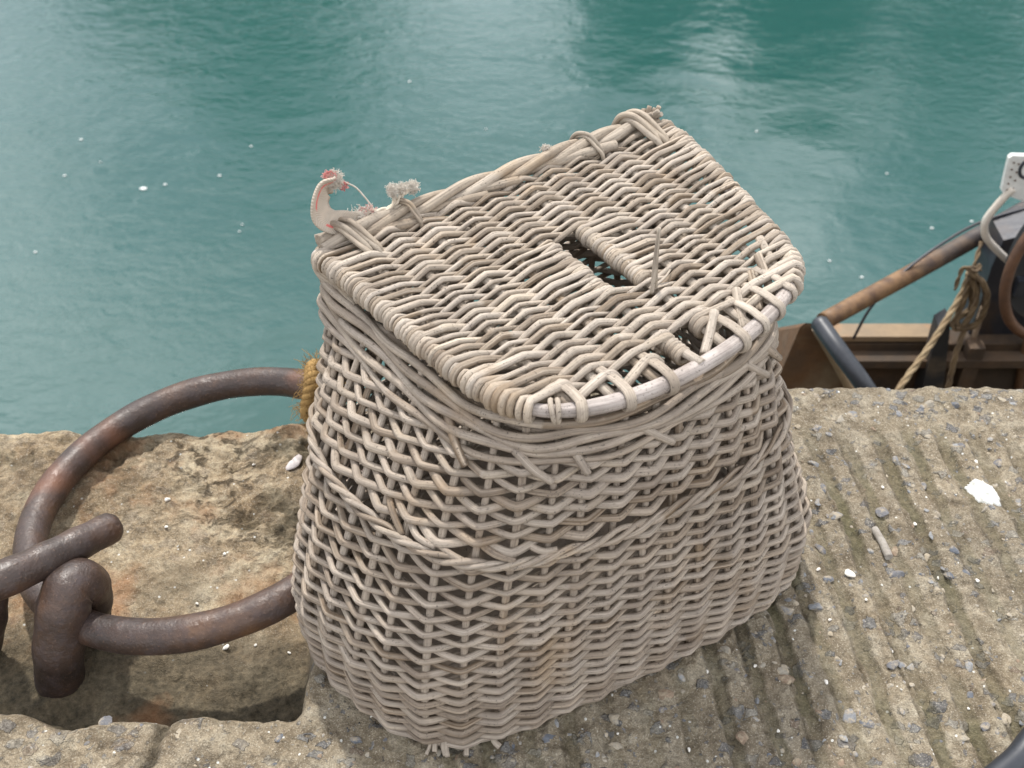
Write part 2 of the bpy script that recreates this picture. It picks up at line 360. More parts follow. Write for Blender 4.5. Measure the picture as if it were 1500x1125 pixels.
# ================================================================== THE QUAY
XB = -.192                                                    # where the recessed stone ends and the ribbed concrete begins
def y_edge(x):
    l = .984+.010*(fbm(x*9+3, x*0+1.5, 4)-.5)+.012*(fbm(x*30, x*0+8, 2)-.5)
    r = 1.022-.012*np.clip(x-.35, 0, 1)+.006*(fbm(x*7+1, x*0+4.5, 4)-.5)
    w = sst(x, -.21, -.12); return l*(1-w)+r*w
def surface(x, y):
    """height, moss and pit (both with painted shade), warm"""
    xb = XB+.012*(fbm(y*14, x*6+9, 3)-.5)
    right = sst(x, xb-.012, xb+.012)
    lo = fbm(x*5+2, y*5, 3)-.5; md = fbm(x*26, y*26+7, 4)-.5; fi = fbm(x*85+4, y*85, 3)-.5
    # ribbed concrete
    u = x+.115*(y-.6)+.004*(fbm(y*6+1, x*2, 3)-.5)+.003*(fbm(y*40, x*8, 2)-.5)
    per = .0365; u = u+.004*(fbm(y*3.1+4, x*3, 2)-.5); ph = (u-.284)/per; k = np.floor(ph); fr = ph-k
    dep = .5+.5*sst(vnoise(k*3.7+.5, y*6+k*7), .15, .6)
    gx = np.abs(fr-.5+.13*(vnoise(k*1.9, y*26)-.5)+.12*(vnoise(k*3.1, y*85)-.5)); groove = sst(gx, .22+.08*(vnoise(k*2.3, y*14)-.5), .12)*dep
    fade = sst(y, .955, .90)*sst(x, xb+.02, xb+.16)*(1-.35*sst(x, .27, .12))
    groove = groove*fade
    cr = fbm(x*170+4, y*170, 2)-.5; zr = .004*lo+(.0085*md+.0075*fi+.003*cr)*(1-.6*groove)-.0052*groove-.0046*np.exp(-((fr-.28)/.055)**2)*fade*dep-.003*np.exp(-((fr-.8)/.1)**2)*fade*vnoise(k*5, y*40)
    # left block: raised lip at the front, sunk floor behind, ragged rise towards the edge
    lip = .574+.020*(fbm(x*16+5, x*0+3, 4)-.5)-.014*np.exp(-((x+.40)/.03)**2)
    rec = sst(y, lip-.008, lip+.026)*(1-right)
    floor = -.058+.000*sst(y, .64, .74)+.012*sst(y, .76, .90)+.004*sst(y, .9, .97)+.020*sst(x, -.34, -.24)*sst(y, .74, .9)
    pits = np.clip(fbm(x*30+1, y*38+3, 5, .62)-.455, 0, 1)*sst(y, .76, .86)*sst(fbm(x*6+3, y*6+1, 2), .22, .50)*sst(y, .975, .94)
    ledge = .018*(np.floor(fbm(x*10, y*12+4, 4)*8)/8-.5)
    zl = .008*lo+.012*md+.006*fi
    crack = np.exp(-((x+.312+.02*(fbm(y*20, x*0+2, 3)-.5)-.1*(y-.55))/.0055)**2)*sst(y, .61, .58)
    zfloor = floor+.014*lo+.013*md+.007*fi-.06*pits+.010*np.exp(-((x+.46)**2+(y-.66)**2)/.05**2)+ledge*.6*sst(y, .74, .86)*sst(y, .965, .925)
    zl = zl*(1-rec)+zfloor*rec-.011*crack
    z = zl*(1-right)+zr*right
    moss = np.clip(groove*1.1*(fbm(x*11, y*11+2, 3)*1.5-.25)+.55*np.clip(fbm(x*4+8, y*4, 3)-.5, 0, 1)*2.2*sst(x, .15, .4), 0, 1)*right
    moss = moss+(1-right)*rec*sst(y, .68, .60)*.75*(fbm(x*13, y*13, 3))+.35*(1-right)*np.clip(pits*6, 0, 1)  # moss colour also deepens the painted ring shadow in the trough
    pit = (1-right)*(np.clip(pits*9, 0, 1)*.75+rec*sst(y, .725, .672)*.95+rec*.55*sst(fbm(x*6+4, y*6+2, 3), .48, .62)*sst(y, .9, .8))+.30*groove*right+.85*right*fade*np.exp(-((fr-.28)/.055)**2)*vnoise(k*4.1+2, y*22)+.8*crack  # trough term paints the ring's shadow; groove-edge term paints a thin shadow line
    warm = (1-right)*(.35+.65*rec)+right*.15*fbm(x*8, y*8, 2)
    rk = (1-right)*np.clip(rec*sst(y, .76, .86)*(.25+1.1*sst(fbm(x*5+11, y*5, 2), .35, .6))+.25*(1-rec), 0, 1)
    return z, np.clip(moss, 0, 1), np.clip(pit, 0, 1), warm, rk
xs = np.concatenate([np.linspace(-7, -.72, 26)[:-1], np.arange(-.72, .80, .0017), np.linspace(.80, 7, 26)])
ds = np.concatenate([np.linspace(5, .56, 24)[:-1], np.arange(.56, .03, -.0017), .03*(1-np.sin(np.linspace(0, PI/2, 14)))])
X = np.broadcast_to(xs, (len(ds), len(xs))); YE = y_edge(xs)[None]; D = ds[:, None]
Y = YE-D
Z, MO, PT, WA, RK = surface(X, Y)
ro = .024; dd = np.clip(D, 0, ro); Z = Z-(ro-np.sqrt(ro*ro-(ro-dd)**2))*(1+.5*(fbm(X*20, Y*20, 3)-.5))
down = np.concatenate([np.arange(.004, .12, .004), np.linspace(.12, 4.2, 40)])[:, None]
Xd = np.broadcast_to(xs, (len(down), len(xs)))
rough = .02*(fbm(Xd*14+3, down*14, 4)-.5)*sst(down, 0, .03)
Yd = YE+rough+.004*sst(down, 0, .02); Zd = Z[-1][None]-down
q = MB(); VX = np.concatenate([X, Xd]); VY = np.concatenate([Y, Yd]); VZ = np.concatenate([Z, Zd])
q.grid(np.stack([VX, VY, VZ], -1)[::-1], .5, False, False)
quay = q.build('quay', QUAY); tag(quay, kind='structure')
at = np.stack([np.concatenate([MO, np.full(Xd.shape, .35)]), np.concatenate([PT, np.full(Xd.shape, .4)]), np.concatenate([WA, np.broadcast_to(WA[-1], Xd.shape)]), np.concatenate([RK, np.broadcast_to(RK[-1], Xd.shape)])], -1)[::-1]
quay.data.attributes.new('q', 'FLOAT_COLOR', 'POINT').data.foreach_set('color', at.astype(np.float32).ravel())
# crushed aggregate bedded in the concrete, worn out of its surface
def mat_stone():
    m, nt, b = new_mat('crushed_slate_and_flint'); g = G(nt); ob = g.coord('Object'); rv = g.attr('rv').outputs['Fac']
    c = g.ramp(rv, (0, (.115, .125, .145)), (.16, (.19, .195, .205)), (.34, (.30, .27, .22)), (.5, (.14, .14, .15)), (.62, (.31, .27, .21)), (.74, (.23, .165, .115)), (.84, (.25, .255, .26)), (.93, (.35, .31, .25)), interp='CONSTANT')
    n = g.noise(ob, 130, 5, .65); f = g.noise(ob, 500, 3, .6)
    c = g.mix(g.ramp(n, (.46, 0), (.60, .75)), c, (.38, .315, .225)); c = g.mix(g.map(f, .35, .7, 0, .35), c, (.06, .05, .035))
    g.put(b.inputs['Base Color'], c); b.inputs['Roughness'].default_value = .8; b.inputs['Specular IOR Level'].default_value = .3
    g.put(b.inputs['Normal'], g.bump(g.math('ADD', n, g.math('MULTIPLY', f, .5)), .6, .0015)); return m
rs = np.random.default_rng(23); ag = MB()
th_ = np.linspace(.03, PI*.62, 7)[:, None]; ph_ = np.linspace(0, 2*PI, 14, endpoint=False)[None]
dirs = np.stack(np.broadcast_arrays(np.sin(th_)*np.cos(ph_), np.sin(th_)*np.sin(ph_), np.cos(th_)), -1)
N_ST = 2000
px_ = rs.uniform(-.62, .78, N_ST); py_ = rs.uniform(.47, 1.005, N_ST)
gz, g_m, g_p, g_w, _ = surface(px_, py_)
for i in range(N_ST):
    lf = px_[i] < XB+.02
    if lf and (py_[i] > .585 or rs.random() < .45): continue
    if g_p[i] > .2 and rs.random() < .7: continue
    sz = min(.0018+rs.exponential(.0019), .0085)
    pn = norm(rs.normal(size=(10, 3))*A3(1, 1, .8)); hh = rs.uniform(.62, 1.0, 10)
    dt = dirs@pn.T; rr_ = np.where(dt > .08, hh/np.maximum(dt, .08), 9).min(-1); rr_ = np.minimum(rr_, 1.25)
    az = rs.random()*6.28; sc = A3(1, rs.uniform(.55, .9), rs.uniform(.28, .5))*sz
    V = dirs*rr_[..., None]*sc; ca, sa = math.cos(az), math.sin(az); tl = rs.normal()*.16
    V = np.stack([V[..., 0]*ca-V[..., 1]*sa, V[..., 0]*sa+V[..., 1]*ca, V[..., 2]+V[..., 0]*tl], -1)
    V = V+A3(px_[i], py_[i], gz[i]-sz*.12-.0004)
    ag.grid(V, rs.random(), False, True)
o_ = ag.build('aggregate', mat_stone(), None, (.3, .75, 0), sharp=True)
tag(o_, 'grey and brown crushed stones bedded in the ribbed concrete', 'aggregate', None, 'stuff')
def ground(x, y): return float(surface(np.array([x]), np.array([y]))[0][0])

# ================================================================== WATER, FAR BANK
WZ = -3.0
w = MB(); w.grid(np.array([[[-400, .9, WZ], [400, .9, WZ]], [[-400, 900, WZ], [400, 900, WZ]]], float)[::-1], .5, False, False)
water = w.build('water', WATER); tag(water, kind='structure')
hx = np.linspace(-160, 160, 90); hy = np.linspace(44, 120, 24)
HX, HY = np.meshgrid(hx, hy); HZ = WZ-.5+sst(HY, 44, 60)*4+sst(HY, 50, 120)*(6+8*fbm(HX*.03+4, HY*.03, 4))
hb = MB(); hb.grid(np.stack([HX, HY, HZ], -1), .5, False, False)
tag(hb.build('hillside', M_HILL), kind='structure')
def tree(x, y, base, H, W, seed, label):
    r = np.random.default_rng(seed)
    root = empty('harbour_tree', (x, y, base)); tag(root, label, 'tree', 'trees on the far bank mirrored in the water')
    t = MB(); t.tube(smooth([(0, 0, -.5), (.2, .1, H*.3), (-.1, 0, H*.6), (0, 0, H*.9)]), np.linspace(.35, .06, 25), 8)
    for i in range(9):
        a = r.random()*6.28; z0 = H*(.3+.06*i); L = W*.45*(1-.06*i)
        t.tube(smooth([(0, 0, z0), (L*.5*math.cos(a), L*.5*math.sin(a), z0+L*.3), (L*math.cos(a), L*math.sin(a), z0+L*.45)], 5), np.linspace(.12, .03, 11), 6)
    t.build('trunk', M_BARK, root)
    # leaf clumps: small quads scattered through uneven lobes
    lobes = [(A3(r.normal()*W*.24, r.normal()*W*.24, H*(.32+.6*r.random())), W*(.17+.15*r.random())) for _ in range(26)]
    n = 520; P = []
    for c, R in lobes:
        c[:2] *= 1.15-.75*max(0, c[2]/H-.55)
        d = norm(r.normal(size=(n, 3))); P.append(c+d*R*(r.random((n, 1))**.4)*A3(1, 1, .8))
    P = np.vstack(P); m = len(P); a1 = norm(r.normal(size=(m, 3))); a2 = norm(np.cross(a1, r.normal(size=(m, 3)))); sz = .16+.2*r.random((m, 1))
    V = np.stack([P-a1*sz, P+a2*sz*.6, P+a1*sz, P-a2*sz*.6], 1)
    mb = MB(); mb.V = [V.reshape(-1, 3)]; mb.Q = [np.arange(m*4).reshape(-1, 4)]; mb.UV = [np.zeros((m*4, 2))]; mb.R = [np.full(m*4, .5)]
    mb.build('crown', M_LEAF, root)
TREES = [(-8.8, 42, 20.2, 11.5), (5.4, 42, 17.2, 7.0), (10.4, 42, 18.0, 8.0), (17.6, 42, 19.6, 13.0)]
TL = ['green tree on the far bank mirrored alone at top left of the water', 'green tree on the far bank mirrored in the water above the basket',
      'taller green tree on the far bank mirrored right of the basket', 'green tree on the far bank mirrored at the right edge of the water']
for i, (x, y, H, W) in enumerate(TREES): tree(x, y, WZ+.3, H, W, 40+i, TL[i])

# ================================================================== THE BASKET
RZ = math.atan2(.5703, .8214); BC = A3(.155, .16)             # basket axes: x along the hinge, y from hinge towards the front
AX, AY = -.1691, .8129
root_loc = (AX+.8214*BC[0]+.5703*BC[1], AY+.5703*BC[0]-.8214*BC[1], 0)
basket = empty('wicker_basket', root_loc, RZ)
tag(basket, 'weathered wicker fishing creel with a broken lid standing on the quay', 'basket')
def L(p):                                                     # plan coordinates (x, y, z) -> the basket's own axes
    p = np.array(p, float); o = p.copy(); o[..., 0] = p[..., 0]-BC[0]; o[..., 1] = -(p[..., 1]-BC[1]); return o
NS = 42; SUB = 10
LID = np.array([(.0, .0), (.006, .05), (.010, .10), (.0165, .18), (.026, .232), (.044, .266), (.072, .284), (.105, .294), (.145, .2985), (.194, .2965), (.235, .290), (.279, .277), (.312, .258), (.331, .232), (.346, .186), (.364, .118), (.378, .054), (.384, .0)])
TOP = np.array([(.19, .010), (.09, .008), (.014, .006), (.001, .03), (.005, .10), (.011, .18), (.023, .228), (.043, .260), (.074, .276), (.105, .287), (.145, .291), (.194, .289), (.234, .283), (.275, .270), (.292, .249), (.302, .222), (.311, .178), (.324, .114), (.336, .05), (.334, .012), (.29, .010)])
BOT = np.array([(.18, -.008), (.10, .006), (.03, .045), (-.03, .062), (-.075, .080), (-.104, .108), (-.116, .145), (-.112, .195), (-.096, .247), (-.071, .284), (-.027, .307), (.03, .319), (.10, .329), (.17, .336), (.24, .339), (.30, .334), (.333, .311), (.353, .280), (.361, .24), (.360, .18), (.350, .10), (.330, .03), (.29, .0), (.25, -.01)])
def resample(poly, n):
    p = np.vstack([poly, poly[:3]]); c = smooth(p, 12)
    i0 = 12; c = c[i0:i0+12*len(poly)+1]                      # one full turn, starting at vertex 1
    s = np.r_[0, np.cumsum(np.linalg.norm(np.diff(c, axis=0), axis=1))]
    t = np.linspace(0, s[-1], n, endpoint=False)
    return np.stack([np.interp(t, s, c[:, 0]), np.interp(t, s, c[:, 1])], 1)
NP = NS*SUB
Tp = resample(TOP, NP); Bp = resample(BOT, NP)
# line the two outlines up so that stakes run straight up the sides
best = min(range(NP), key=lambda k: ((norm(np.roll(Bp, k, 0)-Bp.mean(0))-norm(Tp-Tp.mean(0)))**2).sum()); Bp = np.roll(Bp, best, 0)
ZR = .305
def outline(z):
    t = min(max((ZR-z)/(ZR-.085), 0), 1); w = 1-(1-t)**(1.5-.62*sst(Tp[:, :1], .20, .31))
    o = Tp*(1-w)+Bp*w
    if z < .04: c = o.mean(0); o = c+(o-c)*(1-.012*((.04-z)/.04)**2)
    n = np.roll(o, -1, 0)-np.roll(o, 1, 0); n = norm(np.stack([n[:, 1], -n[:, 0]], 1))
    if ((o-o.mean(0))*n).sum() < 0: n = -n
    return o, n
sidx = np.arange(NP)/SUB
def tri(x): return np.arcsin(.988*np.cos(PI*x))/math.asin(.988)
def per_noise(k, amp):                                        # periodic smooth noise round the basket
    v = rng.normal(size=k)*amp; t = np.arange(NP)/NP*k; i = t.astype(int); f = t-i; f = f*f*(3-2*f)
    return v[i % k]*(1-f)+v[(i+1) % k]*f
def rods(lo=.8, hi=1.17, ln=(4, 9)):                          # each row is several tapering willow rods laid end to end
    r = np.empty(NP); v = np.empty(NP); i = 0; off = rng.integers(NP)
    while i < NP:
        n = min(int(rng.integers(*ln)*SUB), NP-i); a = rng.uniform(.95, hi); b = rng.uniform(lo, 1.0)
        r[i:i+n] = np.linspace(a, b, n); v[i:i+n] = rng.random(); i += n
    r = np.roll(r, off); v = np.roll(v, off)
    k = np.ones(5)/5; r = np.convolve(np.r_[r[-2:], r, r[:2]], k, 'valid')
    return r, v
def ring(mb, z, r, amp, par, jit=.0007, n=8, off=0., wave=True, flat=1., pts=None):
    o, nn = outline(z); rr, vv = rods()
    d = off+(amp*tri(sidx+par) if wave else 0)+per_noise(40, .0003)
    zz = z+per_noise(36, jit)+per_noise(72, jit*.6)
    P = np.concatenate([o+nn*np.asarray(d)[..., None]*np.ones((NP, 1)) if np.ndim(d) else o+nn*d, zz[:, None]], 1)
    mb.tube(L(P), r*rr, n, True, A3(0, 0, 1), vv, flat)
body = MB(); z = .007; k = 0
STK = .0026
while z < .206:                                               # lower, closer weave
    r = .00315*rng.uniform(.86, 1.12); ring(body, z, r, (STK+r*1.05)*(.7+.3*min(1, z/.02)), k % 2, .00045); z += .0062*rng.uniform(.95, 1.05); k += 1
z = .2215; up = MB()
while z < .2855:                                              # upper, looser weave
    r = .0036*rng.uniform(.86, 1.12); ring(body, z, r, STK+r*1.03, k % 2, .0006); z += .0060*rng.uniform(.94, 1.06); k += 1
bobj = body.build('body', WICKB, basket)
# loose tapering rod ends that stick out of the weave
def surf(s, z, off):
    o, nn = outline(z); i = (s*SUB) % NP; a = int(i); f = i-a
    p = o[a]*(1-f)+o[(a+1) % NP]*f; n = nn[a]; return A3(*(p+n*off), z)
# waist: a pair of thin rods twisted round the basket
ws = MB()
for ph in (0, 1, 2):
    o, nn = outline(.213); rr, vv = rods(.7, 1.2); t = sidx*PI*2/2+ph*2*PI/3
    P = np.concatenate([o+nn*(.0082+.0024*np.cos(t)+per_noise(30, .0005))[:, None], (.2140+.0030*np.sin(t)+per_noise(26, .0013))[:, None]], 1)
    ws.tube(L(P), .0025*rr, 7, True, A3(0, 0, 1), vv)
ws.build('waist_band', WICKB, bobj)
# top border
bd = MB()
for i, (z, off, r) in enumerate(((.2885, .0055, .0034), (.2955, .0060, .0037), (.3025, .0066, .0040), (.3095, .0050, .0040), (.3165, .0020, .0038), (.297, -.004, .0036), (.310, -.005, .0038))):
    o, nn = outline(min(z, .305)); rr, vv = rods(.75, 1.2, (7, 14)); t = sidx*PI*.5+i*1.7
    P = np.concatenate([o+nn*(off+.0018*np.cos(t)+per_noise(20, .0008))[:, None], (z+.0022*np.sin(t)+per_noise(24, .001))[:, None]], 1)
    bd.tube(L(P), r*rr, 8, True, A3(0, 0, 1), vv)
bd.build('top_border', WICKB, bobj)
sb = MB(); o, nn = outline(.003)
P = np.concatenate([o+nn*-.001, np.full((NP, 1), .0045)], 1); sb.tube(L(P), .0040*rods(.8, 1.15)[0], 8, True, A3(0, 0, 1), rods()[1])
cc = o.mean(0); V = np.stack([np.concatenate([cc+(o-cc)*f, np.full((NP, 1), .0065)], 1) for f in (1, .66, .33, .01)], 0)
sb.grid(L(V), .2, False, True)
for i, s in enumerate((10.2, 10.5, 10.75, 11.0, 11.6, 12.7)):  # frayed stubs under the nearest corner
    pass
sb.build('base', WICKB, bobj)
for i in range(NS):                                           # the upright stakes
    s = i+rng.normal()*.04; st = MB()
    P = np.array([surf(s+.05*math.sin(z*30+i), z, .0008) for z in np.linspace(.002, .316, 26)])
    T = norm(np.gradient(P, axis=0)); o, nn = outline(.15); n3 = A3(*nn[int(s*SUB) % NP], 0); n3 = n3/np.linalg.norm(n3)
    st.tube(L(P), np.linspace(.0037, .0032, 26)*rng.uniform(.9, 1.12), 8, False, L(n3)-L(A3(0, 0, 0)), rng.random(), .85)
    st.build('stake', WICKB, bobj)
def stub(p0, p1, r, mat_parent, name='rod_end', r1=None, mat=None, rv=None):
    m = MB(); P = smooth([p0, (np.array(p0)+np.array(p1))/2+rng.normal(size=3)*.0006, p1], 5)
    m.tube(L(P), np.linspace(r, r1 or r, len(P)), 8, False, None, rng.random() if rv is None else rv); return m.build(name, mat or WICKB, mat_parent)
FS = [(np.linalg.norm(outline(.02)[0]-A3(-.064, .282), axis=1)).argmin()/SUB, (np.linalg.norm(outline(.2)[0]-A3(.0, .27), axis=1)).argmin()/SUB]
sgn = 1 if outline(.2)[0][int((FS[1]+3)*SUB) % NP][0] > outline(.2)[0][int(FS[1]*SUB) % NP][0] else -1
for ds_, z0, ln, dz in ((-1.6, .208, 1.3, .006), (-.7, .207, 1.5, -.004), (.5, .209, 1.2, -.003), (-2.6, .214, 1.2, -.012), (1.6, .207, .9, .005)):
    a = FS[1]+sgn*ds_; pts = [surf(a-sgn*ln*.9, z0+.015, -.002), surf(a-sgn*ln*.45, z0+.012, .0068), surf(a, z0+.009+dz*.5, .0088)]
    m = MB(); P = smooth(pts, 6); m.tube(L(P), np.linspace(.0032, .0026, len(P)), 8, False, None, rng.random()); m.build('rod_end', WICKB, bobj)
for ds_, z0, dz in ((.7, .287, -.017), (2.0, .288, -.012), (4.4, .289, -.006), (8.6, .291, -.012), (9.6, .290, -.008), (-1.6, .290, -.012)):
    a = FS[1]+sgn*ds_; e_ = rng.uniform(.35, .9); P = smooth([surf(a-sgn*e_*.6, z0+.010, .005), surf(a, z0, .0085), surf(a+sgn*e_*.6, z0-.010, .0105)], 5)
    m = MB(); m.tube(L(P), np.linspace(.0040, .0032, len(P)), 8, False, None, rng.random()); m.build('rod_end', WICKB, bobj)
for j, ds_ in enumerate((-.40, -.27, -.05, .03, .55, 1.3)):
    a = FS[0]+sgn*ds_; P = [surf(a, .012, -.004), surf(a+.02*sgn, .005, .004), surf(a+(.05+.14*(rng.random()-.4))*sgn, .0028, .007+.006*rng.random())]
    m = MB(); m.tube(L(smooth(P, 4)), .0016+.0012*rng.random(), 7, False, None, .5); m.build('rod_end', WICK, bobj)

# ------------------------------------------------------------------ the lid
ZL = .3365
lid_o = smooth(LID, 14)
def xl(y): a = lid_o[:len(lid_o)//2]; return float(np.interp(y, a[:, 1], a[:, 0]))
def xr(y): a = lid_o[len(lid_o)//2:][::-1]; return float(np.interp(y, a[:, 1], a[:, 0]))
RIBS = [.034, .066, .100, .137, .1700, .2090, .241, .275, .308, .342]
def front(x): k = lid_o[:, 1].argmax(); a = lid_o; s = (a[:, 1] > .2); return float(np.interp(x, a[s][:, 0], a[s][:, 1]))
lid = MB()
FR = .0052
def nfr(y, side):                                             # outward normal of the frame at y
    e = .004; f = xl if side < 0 else xr
    t = A3(f(y+e)-f(y-e), 2*e); t /= np.linalg.norm(t); n = A3(-t[1], t[0]) if side < 0 else A3(t[1], -t[0]); return n
def lid_row(y, r, par, x0=None, x1=None):
    """one woven row: x0/x1 = rib index to turn back on instead of the frame"""
    a, b = xl(y), xr(y); amp = .0034+r
    ks = [i for i, x in enumerate(RIBS) if a+.012 < x < b-.012]
    if x0 is not None: ks = [i for i in ks if i >= x0]
    if x1 is not None: ks = [i for i in ks if i <= x1]
    if len(ks) < 2: return
    yj = {i: y+rng.normal()*.0008 for i in ks}
    X, Yy, Zz = [], [], []
    def wrap(c, n, rho, sgn_):
        ph = np.linspace(-150, 82, 9)*PI/180
        pts = [A3(c[0]+n[0]*rho*math.cos(p), c[1]+n[1]*rho*math.cos(p), ZL+rho*math.sin(p)) for p in ph]; return pts
    pts = []
    lastkind = 'frame' if x0 is None else 'rib'
    if x0 is None: pts += wrap((a, y), nfr(y, -1), FR+r, -1)
    else:
        pts += wrap((RIBS[ks[0]], y), (-1, 0), .0034+r, -1)
    seq = [(RIBS[i], yj[i], ZL+amp*(1 if (i+par) % 2 == 0 else -1)) for i in ks]
    if x0 is not None: seq = seq[1:]
    if x1 is not None: seq = seq[:-1]
    kn = [pts[-1]]+[A3(*s) for s in seq]
    end = wrap((b, y), nfr(y, 1), FR+r, 1)[::-1] if x1 is None else wrap((RIBS[ks[-1]], y), (1, 0), .0034+r, 1)[::-1]
    kn.append(end[0])
    for p, q_ in zip(kn[:-1], kn[1:]):
        t = np.linspace(0, 1, 8)[1:]; f = .5-.5*tri(t); f = (f-f[0]*0)
        for tt, ff in zip(t, f): pts.append(A3(p[0]+(q_[0]-p[0])*tt, p[1]+(q_[1]-p[1])*tt, p[2]+(q_[2]-p[2])*ff))
    pts += end[1:]
    P = np.array(pts); n = len(P); taper = np.linspace(rng.uniform(.88, 1.12), rng.uniform(.82, 1.08), n)
    if rng.random() < .5: taper = taper[::-1]
    vv = np.full(n, rng.random()); c = rng.integers(n//4, 3*n//4); vv[c:] = rng.random(); taper[c:] *= rng.uniform(.85, 1.15)
    taper = np.convolve(np.r_[taper[:1], taper, taper[-1:]], np.ones(3)/3, 'valid')
    lid.tube(L(P), r*taper, 8, False, A3(0, 1, 0), vv)
y = .007; k = 0
while y < .2665:
    r = .0025*rng.choice([.84, .92, .98, 1.05, 1.14, 1.26]) if y < .2 else .0028*rng.choice([.75, .9, 1.05, 1.2, 1.3])
    if .103 < y < .190:
        lid_row(y, r, k, None, 4); lid_row(y+rng.normal()*.001, r, k, 5, None)
    elif y > .2545:
        lid_row(y, r, k, None, 4); lid_row(y+rng.normal()*.001, r, k, 5, None)
    else: lid_row(y, r, k)
    y += (.0048 if y < .2 else .0054)*rng.uniform(.92, 1.1); k += 1
lobj = lid.build('lid', WICK, basket)
fm = MB(); P = np.concatenate([lid_o, np.full((len(lid_o), 1), ZL)], 1)
t = np.linspace(0, 1, len(P)); fr_r = .0050+.0016*sst(t, .28, .40)*sst(t, .86, .74)
fm.tube(L(P), fr_r, 14, False, A3(0, 0, 1), .8)
fm.build('lid_frame', WICKF, lobj)
for i, x in enumerate(RIBS):
    if x < .05: y1 = .225
    elif x > .335: y1 = .20
    elif i == 4: y1 = .3005
    else: y1 = front(x)-.004
    m = MB(); yy = np.linspace(.002, y1, 16); P = np.stack([x+.0012*np.sin(yy*25+i*2), yy, np.full(16, ZL)], 1)
    if i == 4: P[-4:, 2] += np.linspace(0, .005, 4); P[-3:, 0] += np.linspace(0, .004, 3)
    m.tube(L(P), np.linspace(.0040, .0046, 16), 8, False, A3(0, 0, 1), rng.random(), .72)
    m.build('lid_rib', WICK, lobj)
# the exposed front: each rib folds over the frame, and its tail runs on to tuck over the next rib
def fold(x, w=.0022, rv=.6, ang=0.):
    yf = front(x); e = .004; tx = A3(2*e, front(x+e)-front(x-e)); tx /= np.linalg.norm(tx); n = A3(-tx[1], tx[0])
    R = .0064+w*.85; ph = np.linspace(88, -165, 15)*PI/180
    arc = [A3(x+n[0]*R*math.cos(p), yf+n[1]*R*math.cos(p), ZL+R*math.sin(p)) for p in ph]
    n2 = norm(n*.08+A3(0, 1)*.92)
    back = [A3(x-n2[0]*.036, yf-n2[1]*.036, ZL+.0035), A3(x-n2[0]*.022, yf-n2[1]*.022, ZL+.0068), A3(x-n2[0]*.010, yf-n2[1]*.010, ZL+.0088)]
    m = MB(); P = smooth(back+arc, 3); m.tube(L(P), w, 12, False, L(A3(*tx, 0))-L(A3(0, 0, 0)), rv, 2.0)
    return m
FOLDS = [.0705, .106, .143, .221, .247, .271, .294]
for i, x in enumerate(FOLDS): fold(x, .0022 if i < 4 else .0020, .35+.5*rng.random()).build('frame_fold', WICK, lobj)
def diag(x0, x1, back=.030, r=.0042, rise=.004):
    p0 = A3(x0, front(x0)-.009, ZL-.004); p1 = A3(x1-.003, front(x1)-back, ZL+.0062); p2 = A3(x1+.004, front(x1)-back+.002, ZL+.0070); p3 = A3(x1+.009, front(x1)-back+.005, ZL+.001)
    m = MB(); P = smooth([p0, (p0+p1)/2+A3(0, 0, .001), p1, p2, p3], 6); m.tube(L(P), r, 9, False, A3(0, 0, 1), .3+.6*rng.random(), .75)
    return m.build('border_rod', WICK, lobj)
for a, b in ((.040, .069), (.068, .105), (.104, .143)): diag(a, b, .024)
# the two straight pieces beside the broken rib, and the tucked corner
for p0, p1 in (((.188, .2885, ZL-.002), (.221, .262, ZL+.009)), ((.236, .283, ZL-.003), (.256, .250, ZL+.008)), ((.262, .273, ZL-.003), (.281, .240, ZL+.0085)), ((.286, .262, ZL-.003), (.303, .226, ZL+.0085)), ((.308, .250, ZL-.002), (.322, .208, ZL+.008))):
    stub(p0, p1, .0040, lobj, 'border_rod', None, WICK)
# wrapped rod round rib beside the opening and beside the second hole
for x, y0, y1, nn_ in ((RIBS[5], .103, .193, 17), (.2165, .248, .268, 6), (RIBS[4]+.002, .258, .284, 6)):
    m = MB(); tt = np.linspace(0, 1, nn_*12); a = tt*nn_*2*PI
    P = np.stack([x+.0060*np.cos(a), y0+(y1-y0)*tt, ZL+.0052*np.sin(a)], 1)
    m.tube(L(P), .0027, 6, False, A3(0, 1, 0), .35+.25*np.sin(tt*40)); m.build('wrapping', WICKT if x == RIBS[5] else WICK, lobj)
# split slivers standing up by the opening
for pts, r0 in (([(.2055, .2065, ZL+.004), (.2055, .205, ZL+.030), (.2075, .203, ZL+.062)], .0044), ([(.2000, .2100, ZL+.003), (.2035, .2075, ZL+.018), (.2075, .2040, ZL+.040)], .0026),
                ([(.200, .2065, ZL+.006), (.216, .2055, ZL+.009), (.230, .198, ZL+.0075)], .0016), ([(.203, .2085, ZL+.006), (.212, .212, ZL+.008), (.219, .2115, ZL+.007)], .0013)):
    m = MB(); P = smooth(pts, 6); m.tube(L(P), np.linspace(r0, r0*.5, len(P)), 6, False, None, .95, .42); m.build('splinter', WICK, lobj)
# small tie at the left front corner where the bare frame begins
m = MB(); c = A3(.0555, front(.0555), ZL)
for j in (0, 1):
    a = np.linspace(0, 2*PI, 28, endpoint=False); t3 = norm(A3(.9, .55, 0)); n3 = A3(-t3[1], t3[0], 0)
    P = c+t3*(.0036*(j-1))+n3*np.cos(a)[:, None]*.0082+A3(0, 0, 1)*np.sin(a)[:, None]*.0082+t3*np.sin(a*1)[:, None]*.0018*(j-1)
    m.tube(L(P), .0022, 7, True, None, .5)
m.build('corner_tie', WICK, lobj)

